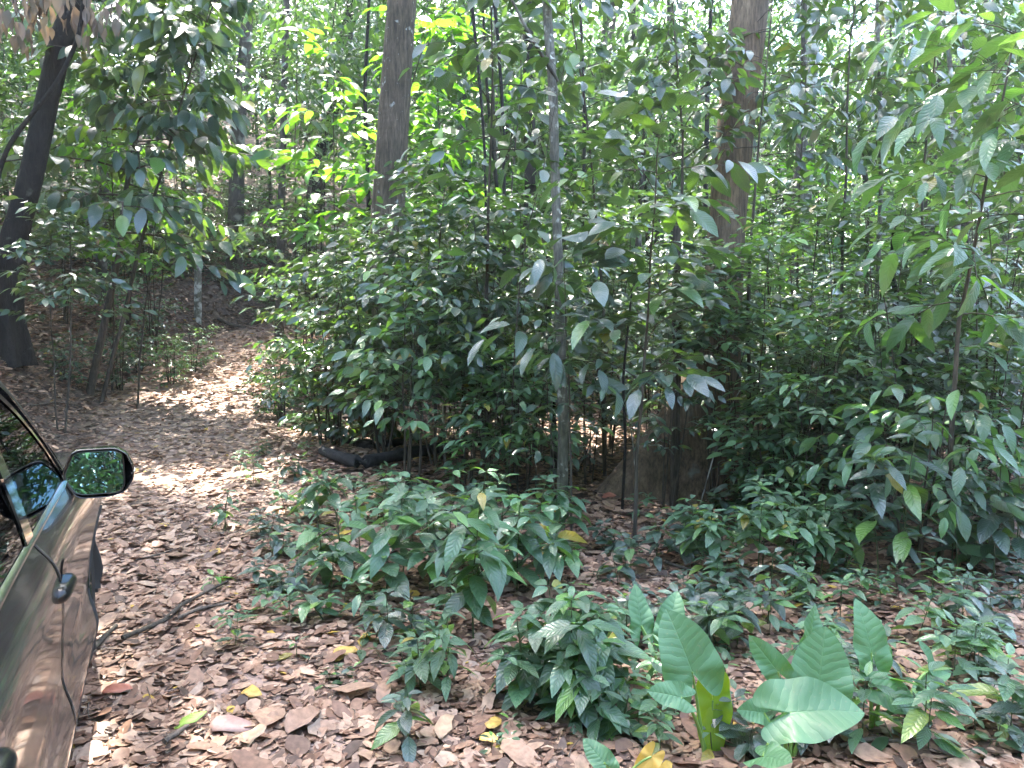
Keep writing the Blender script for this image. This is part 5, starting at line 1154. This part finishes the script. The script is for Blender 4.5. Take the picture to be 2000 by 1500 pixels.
# wheels
def lathe(prof, n, xc, yc, zc, sy):
    G = [[(xc + r_ * math.cos(a), sy * (yc + o_), zc + r_ * math.sin(a)) for a in np.arange(n) * 2 * math.pi / n] for r_, o_ in prof]
    mb = MB(); mb.grid(np.array(G), True); return mb
for xc in (0, -2.66):
    for sy in (-1, 1):
        w = lathe([(.24, -.11), (.30, -.12), (.335, -.10), (.347, -.05), (.348, 0), (.347, .05), (.335, .095), (.30, .115), (.245, .105)], 48, xc, .75, .348, sy).build('wheel', M['rubber'], car)
        mb = lathe([(.247, .10), (.235, .105), (.225, .08), (.22, -.05), (.05, -.06)], 40, xc, .75, .348, sy)
        for k in range(5):
            a = k * 2 * math.pi / 5
            for da in (-.12, .12):
                mb.tube(np.array([(xc + .05 * math.cos(a), sy * .825, .348 + .05 * math.sin(a)), (xc + .23 * math.cos(a + da), sy * .84, .348 + .23 * math.sin(a + da))]), [.022, .016], 6)
        mb.tube(np.array([(xc, sy * .765, .348), (xc, sy * .837, .348)]), [.06, .055], 16); mb.build('rim', M['rim'], w)
# door handles
for (xh, zh, par) in ((-1.41, .845, fd), (-2.56, .90, rd)):
    mb = MB(); G = []
    for t in np.linspace(-1, 1, 17):
        k = max(0, 1 - abs(t) ** 4) ** .5; X = xh + .105 * t; yy = yside(X, zh)
        G.append([(X, -(yy - .004 + (.038 + .006 * t) * k * max(0, math.sin(a)) ** .6), zh + (.026 - .003 * t) * k * math.cos(a)) for a in np.linspace(0, math.pi, 11)])
    mb.grid(np.array(G))
    h1 = mb.mesh('door_handle', M['grip'])
    link('door_handle', h1, par[0]); me2 = h1.copy(); v = np.empty(len(me2.vertices) * 3, np.float32); me2.vertices.foreach_get('co', v); v = v.reshape(-1, 3); v[:, 1] *= -1; me2.vertices.foreach_set('co', v.ravel()); me2.flip_normals(); link('door_handle', me2, par[1])
    mb = MB(); G = [[(xh + .07 + .085 * r_ * math.cos(a), -(yside(xh, zh + .035 * r_ * math.sin(a)) + .0022), zh + .014 + .05 * r_ * math.sin(a)) for a in np.linspace(0, 2 * math.pi, 21)[:-1]] for r_ in (.02, .5, 1)]  # flat dark patch standing in for the shaded hollow behind the handle
    mb.grid(np.array(G), True); link('handle_shade_patch', mb.mesh('handle_shade_patch', M['gloss']), par[0])
# wing mirrors
def round_outline(pts, n=6, it=3):
    p = np.array(pts, float)
    for _ in range(it):
        q = np.roll(p, -1, 0); p = np.stack([p * .86 + q * .14, p * .14 + q * .86], 1).reshape(-1, 2)
    return p
HO = round_outline([(-.092, .094), (.07, .092), (.112, .066), (.134, .015), (.134, -.035), (.10, -.082), (.045, -.097), (-.082, -.092), (-.136, -.004)], it=2)
GO = round_outline([(-.125, -.008), (-.085, .081), (.06, .079), (.093, .062), (.095, -.05), (.078, -.081), (-.080, -.077)], it=2)
def wing(side):
    c0 = np.array((-.755, -(HALF + .062), 1.058)); yaw = R(4)
    def W(x, z, d):   # x outboard, d forward
        x *= .9; z *= 1.0; v = np.array((d * math.cos(yaw) - x * math.sin(yaw) * -1, -(x * math.cos(yaw) + d * math.sin(yaw) * 0), z)); q = c0 + v; q[1] *= side; return q
    mb = MB(); rings = []
    k = len(HO)
    for sc, d, sh in ((.70, .045, -.006), (.90, .03, -.004), (.955, -.004, 0), (.985, -.008, 0), (1.0, 0, 0), (1.02, .03, 0), (.98, .065, 0), (.84, .10, -.005), (.6, .125, -.01), (.25, .138, -.02), (.02, .14, -.02)):
        rings.append([W(x * sc + sh, z * sc, d) for x, z in HO])
    mb.grid(np.array(rings), True); h = mb.build('wing_mirror', M['gloss'], car)
    mb = MB(); mb.grid(np.array([[W(x * s_, z * s_, .012 + .19 * z * s_) for x, z in GO] for s_ in (.01, .5, 1.0)]), True); mb.build('mirror_glass', M['mirror'], h)
    mb = MB(); mb.grid(np.array([[W(x * s_, z * s_, (.0118 + .19 * z * s_) if q == 0 else q) for x, z in GO] for s_, q in ((.99, 0), (1.03, -.006), (1.06, .012))]), True); mb.build('mirror_rim', M['blk'], h)
    mb = MB(); st = np.array([W(-.24, -.045, .045), W(-.17, -.04, .05), W(-.08, -.035, .06)]); mb.tube(st, [.05, .05, .05], 14); mb.build('mirror_arm', M['gloss'], h)
    mb = MB(); mb.tube(np.array([W(.128, -.012, -.004), W(.137, -.008, .02), W(.136, -.004, .05)]), .0035, 6); mb.build('indicator_lens', M['lamp'], h)
wing(1); wing(-1)
# ---------------------------------------------------------------- labels of the fillers, each by what it stands next to
def near_landmark(x, y, z):
    u, v = pix((x, y, z)); best = min(LMK, key=lambda l: abs(l[1] - u) + .35 * abs(l[2] - v)); d = u - best[1]
    return best[0], ('in line with' if abs(d) < 45 else 'left of' if d < 0 else 'right of'), u
LMK = LM + [('the elephant ears', 1520, 1330), ('the charred log', 790, 890), ('the car', 60, 1250), ('the track bend', 540, 640), ('the dark ribbed herb', 1125, 1280), ('the tallest upright herb', 915, 1090), ('the sunlit sapling', 660, 230), ('the whitish blotched trunk', 1575, 210), ('the pale branching herb', 1480, 1040), ('the shiny dark bush', 1760, 960)]
buck = {}
for t, kind, x, y, z in FILL:
    lm, rel, u = near_landmark(x, y, z)
    zone = 'far ' if y > 24 else ''
    buck.setdefault((kind, zone, rel, lm), []).append((u, t, y))
ORD = ['', 'second', 'third', 'fourth', 'fifth', 'sixth', 'seventh', 'eighth', 'ninth', 'tenth', 'eleventh', 'twelfth', 'thirteenth', 'fourteenth', 'fifteenth', 'sixteenth']
for (kind, zone, rel, lm), l in buck.items():
    l.sort(key=lambda q: q[0]); n = len(l)
    for i, (u, t, y) in enumerate(l):
        pre = '' if n == 1 else ('leftmost ' if i == 0 else 'rightmost ' if i == n - 1 else ORD[min(15, i)] + ' from left, ')
        t['label'] = (pre + zone + kind + ' ' + rel + ' ' + lm).strip(); t['category'] = 'sapling' if 'tree' in kind else 'seedling' if 'seedling' in kind else 'shrub'

# ---------------------------------------------------------------- daylight and camera
SUN_EL, SUN_AZ = R(62), R(-22)      # azimuth measured from straight ahead, negative to the left
sd = Vector((math.sin(SUN_AZ) * math.cos(SUN_EL), math.cos(SUN_AZ) * math.cos(SUN_EL), math.sin(SUN_EL)))
w = bpy.data.worlds.new('World'); scene.world = w; w.use_nodes = True
nt = w.node_tree; nt.nodes.clear()
sky = nt.nodes.new('ShaderNodeTexSky'); sky.sky_type = 'NISHITA'; sky.sun_disc = False; sky.sun_elevation = SUN_EL; sky.sun_rotation = SUN_AZ; sky.air_density = 1.0; sky.dust_density = 3.0; sky.ozone_density = 1.0
bg = nt.nodes.new('ShaderNodeBackground'); bg.inputs[1].default_value = .15; wo = nt.nodes.new('ShaderNodeOutputWorld')
nt.links.new(sky.outputs[0], bg.inputs[0]); nt.links.new(bg.outputs[0], wo.inputs[0])
L = bpy.data.lights.new('sun', 'SUN'); L.energy = 3.4; L.angle = R(.5); L.color = (1, .95, .86)
so = bpy.data.objects.new('sun', L); C.objects.link(so); so.rotation_euler = (-sd).to_track_quat('-Z', 'Y').to_euler()
cd = bpy.data.cameras.new('camera'); cam = bpy.data.objects.new('camera', cd); C.objects.link(cam); scene.camera = cam
cd.sensor_fit = 'HORIZONTAL'; cd.sensor_width = 36; cd.lens = F / 2000 * 36; cd.clip_end = 500; cd.clip_start = .05
cam.location = (0, 0, CAMZ); cam.rotation_euler = (R(90) - PITCH, 0, 0)
scene.render.engine = 'CYCLES'
cy_ = scene.cycles; cy_.use_denoising = True; cy_.max_bounces = 7; cy_.diffuse_bounces = 4; cy_.glossy_bounces = 4; cy_.transmission_bounces = 4; cy_.transparent_max_bounces = 8; cy_.caustics_reflective = False; cy_.caustics_refractive = False; cy_.sample_clamp_indirect = 8
scene.view_settings.view_transform = 'Standard'; scene.view_settings.look = 'None'; scene.view_settings.gamma = 1; scene.view_settings.exposure = 3.8

# thin haze in the forest air, also standing in for lens glare
hm, N, Lk = new_mat('haze'); hv = node(N, 'ShaderNodeVolumePrincipled'); hv.inputs['Density'].default_value = .0008; hv.inputs['Color'].default_value = (.9, .95, .97, 1); hv.inputs['Anisotropy'].default_value = .3
ho = node(N, 'ShaderNodeOutputMaterial'); Lk.new(hv.outputs[0], ho.inputs['Volume'])
mb = MB(); mb.box((0, 10, 13.5), (300, 300, 35)); tag(mb.build('haze', hm, None, False), 'faint bright haze between the far trees', kind='stuff')
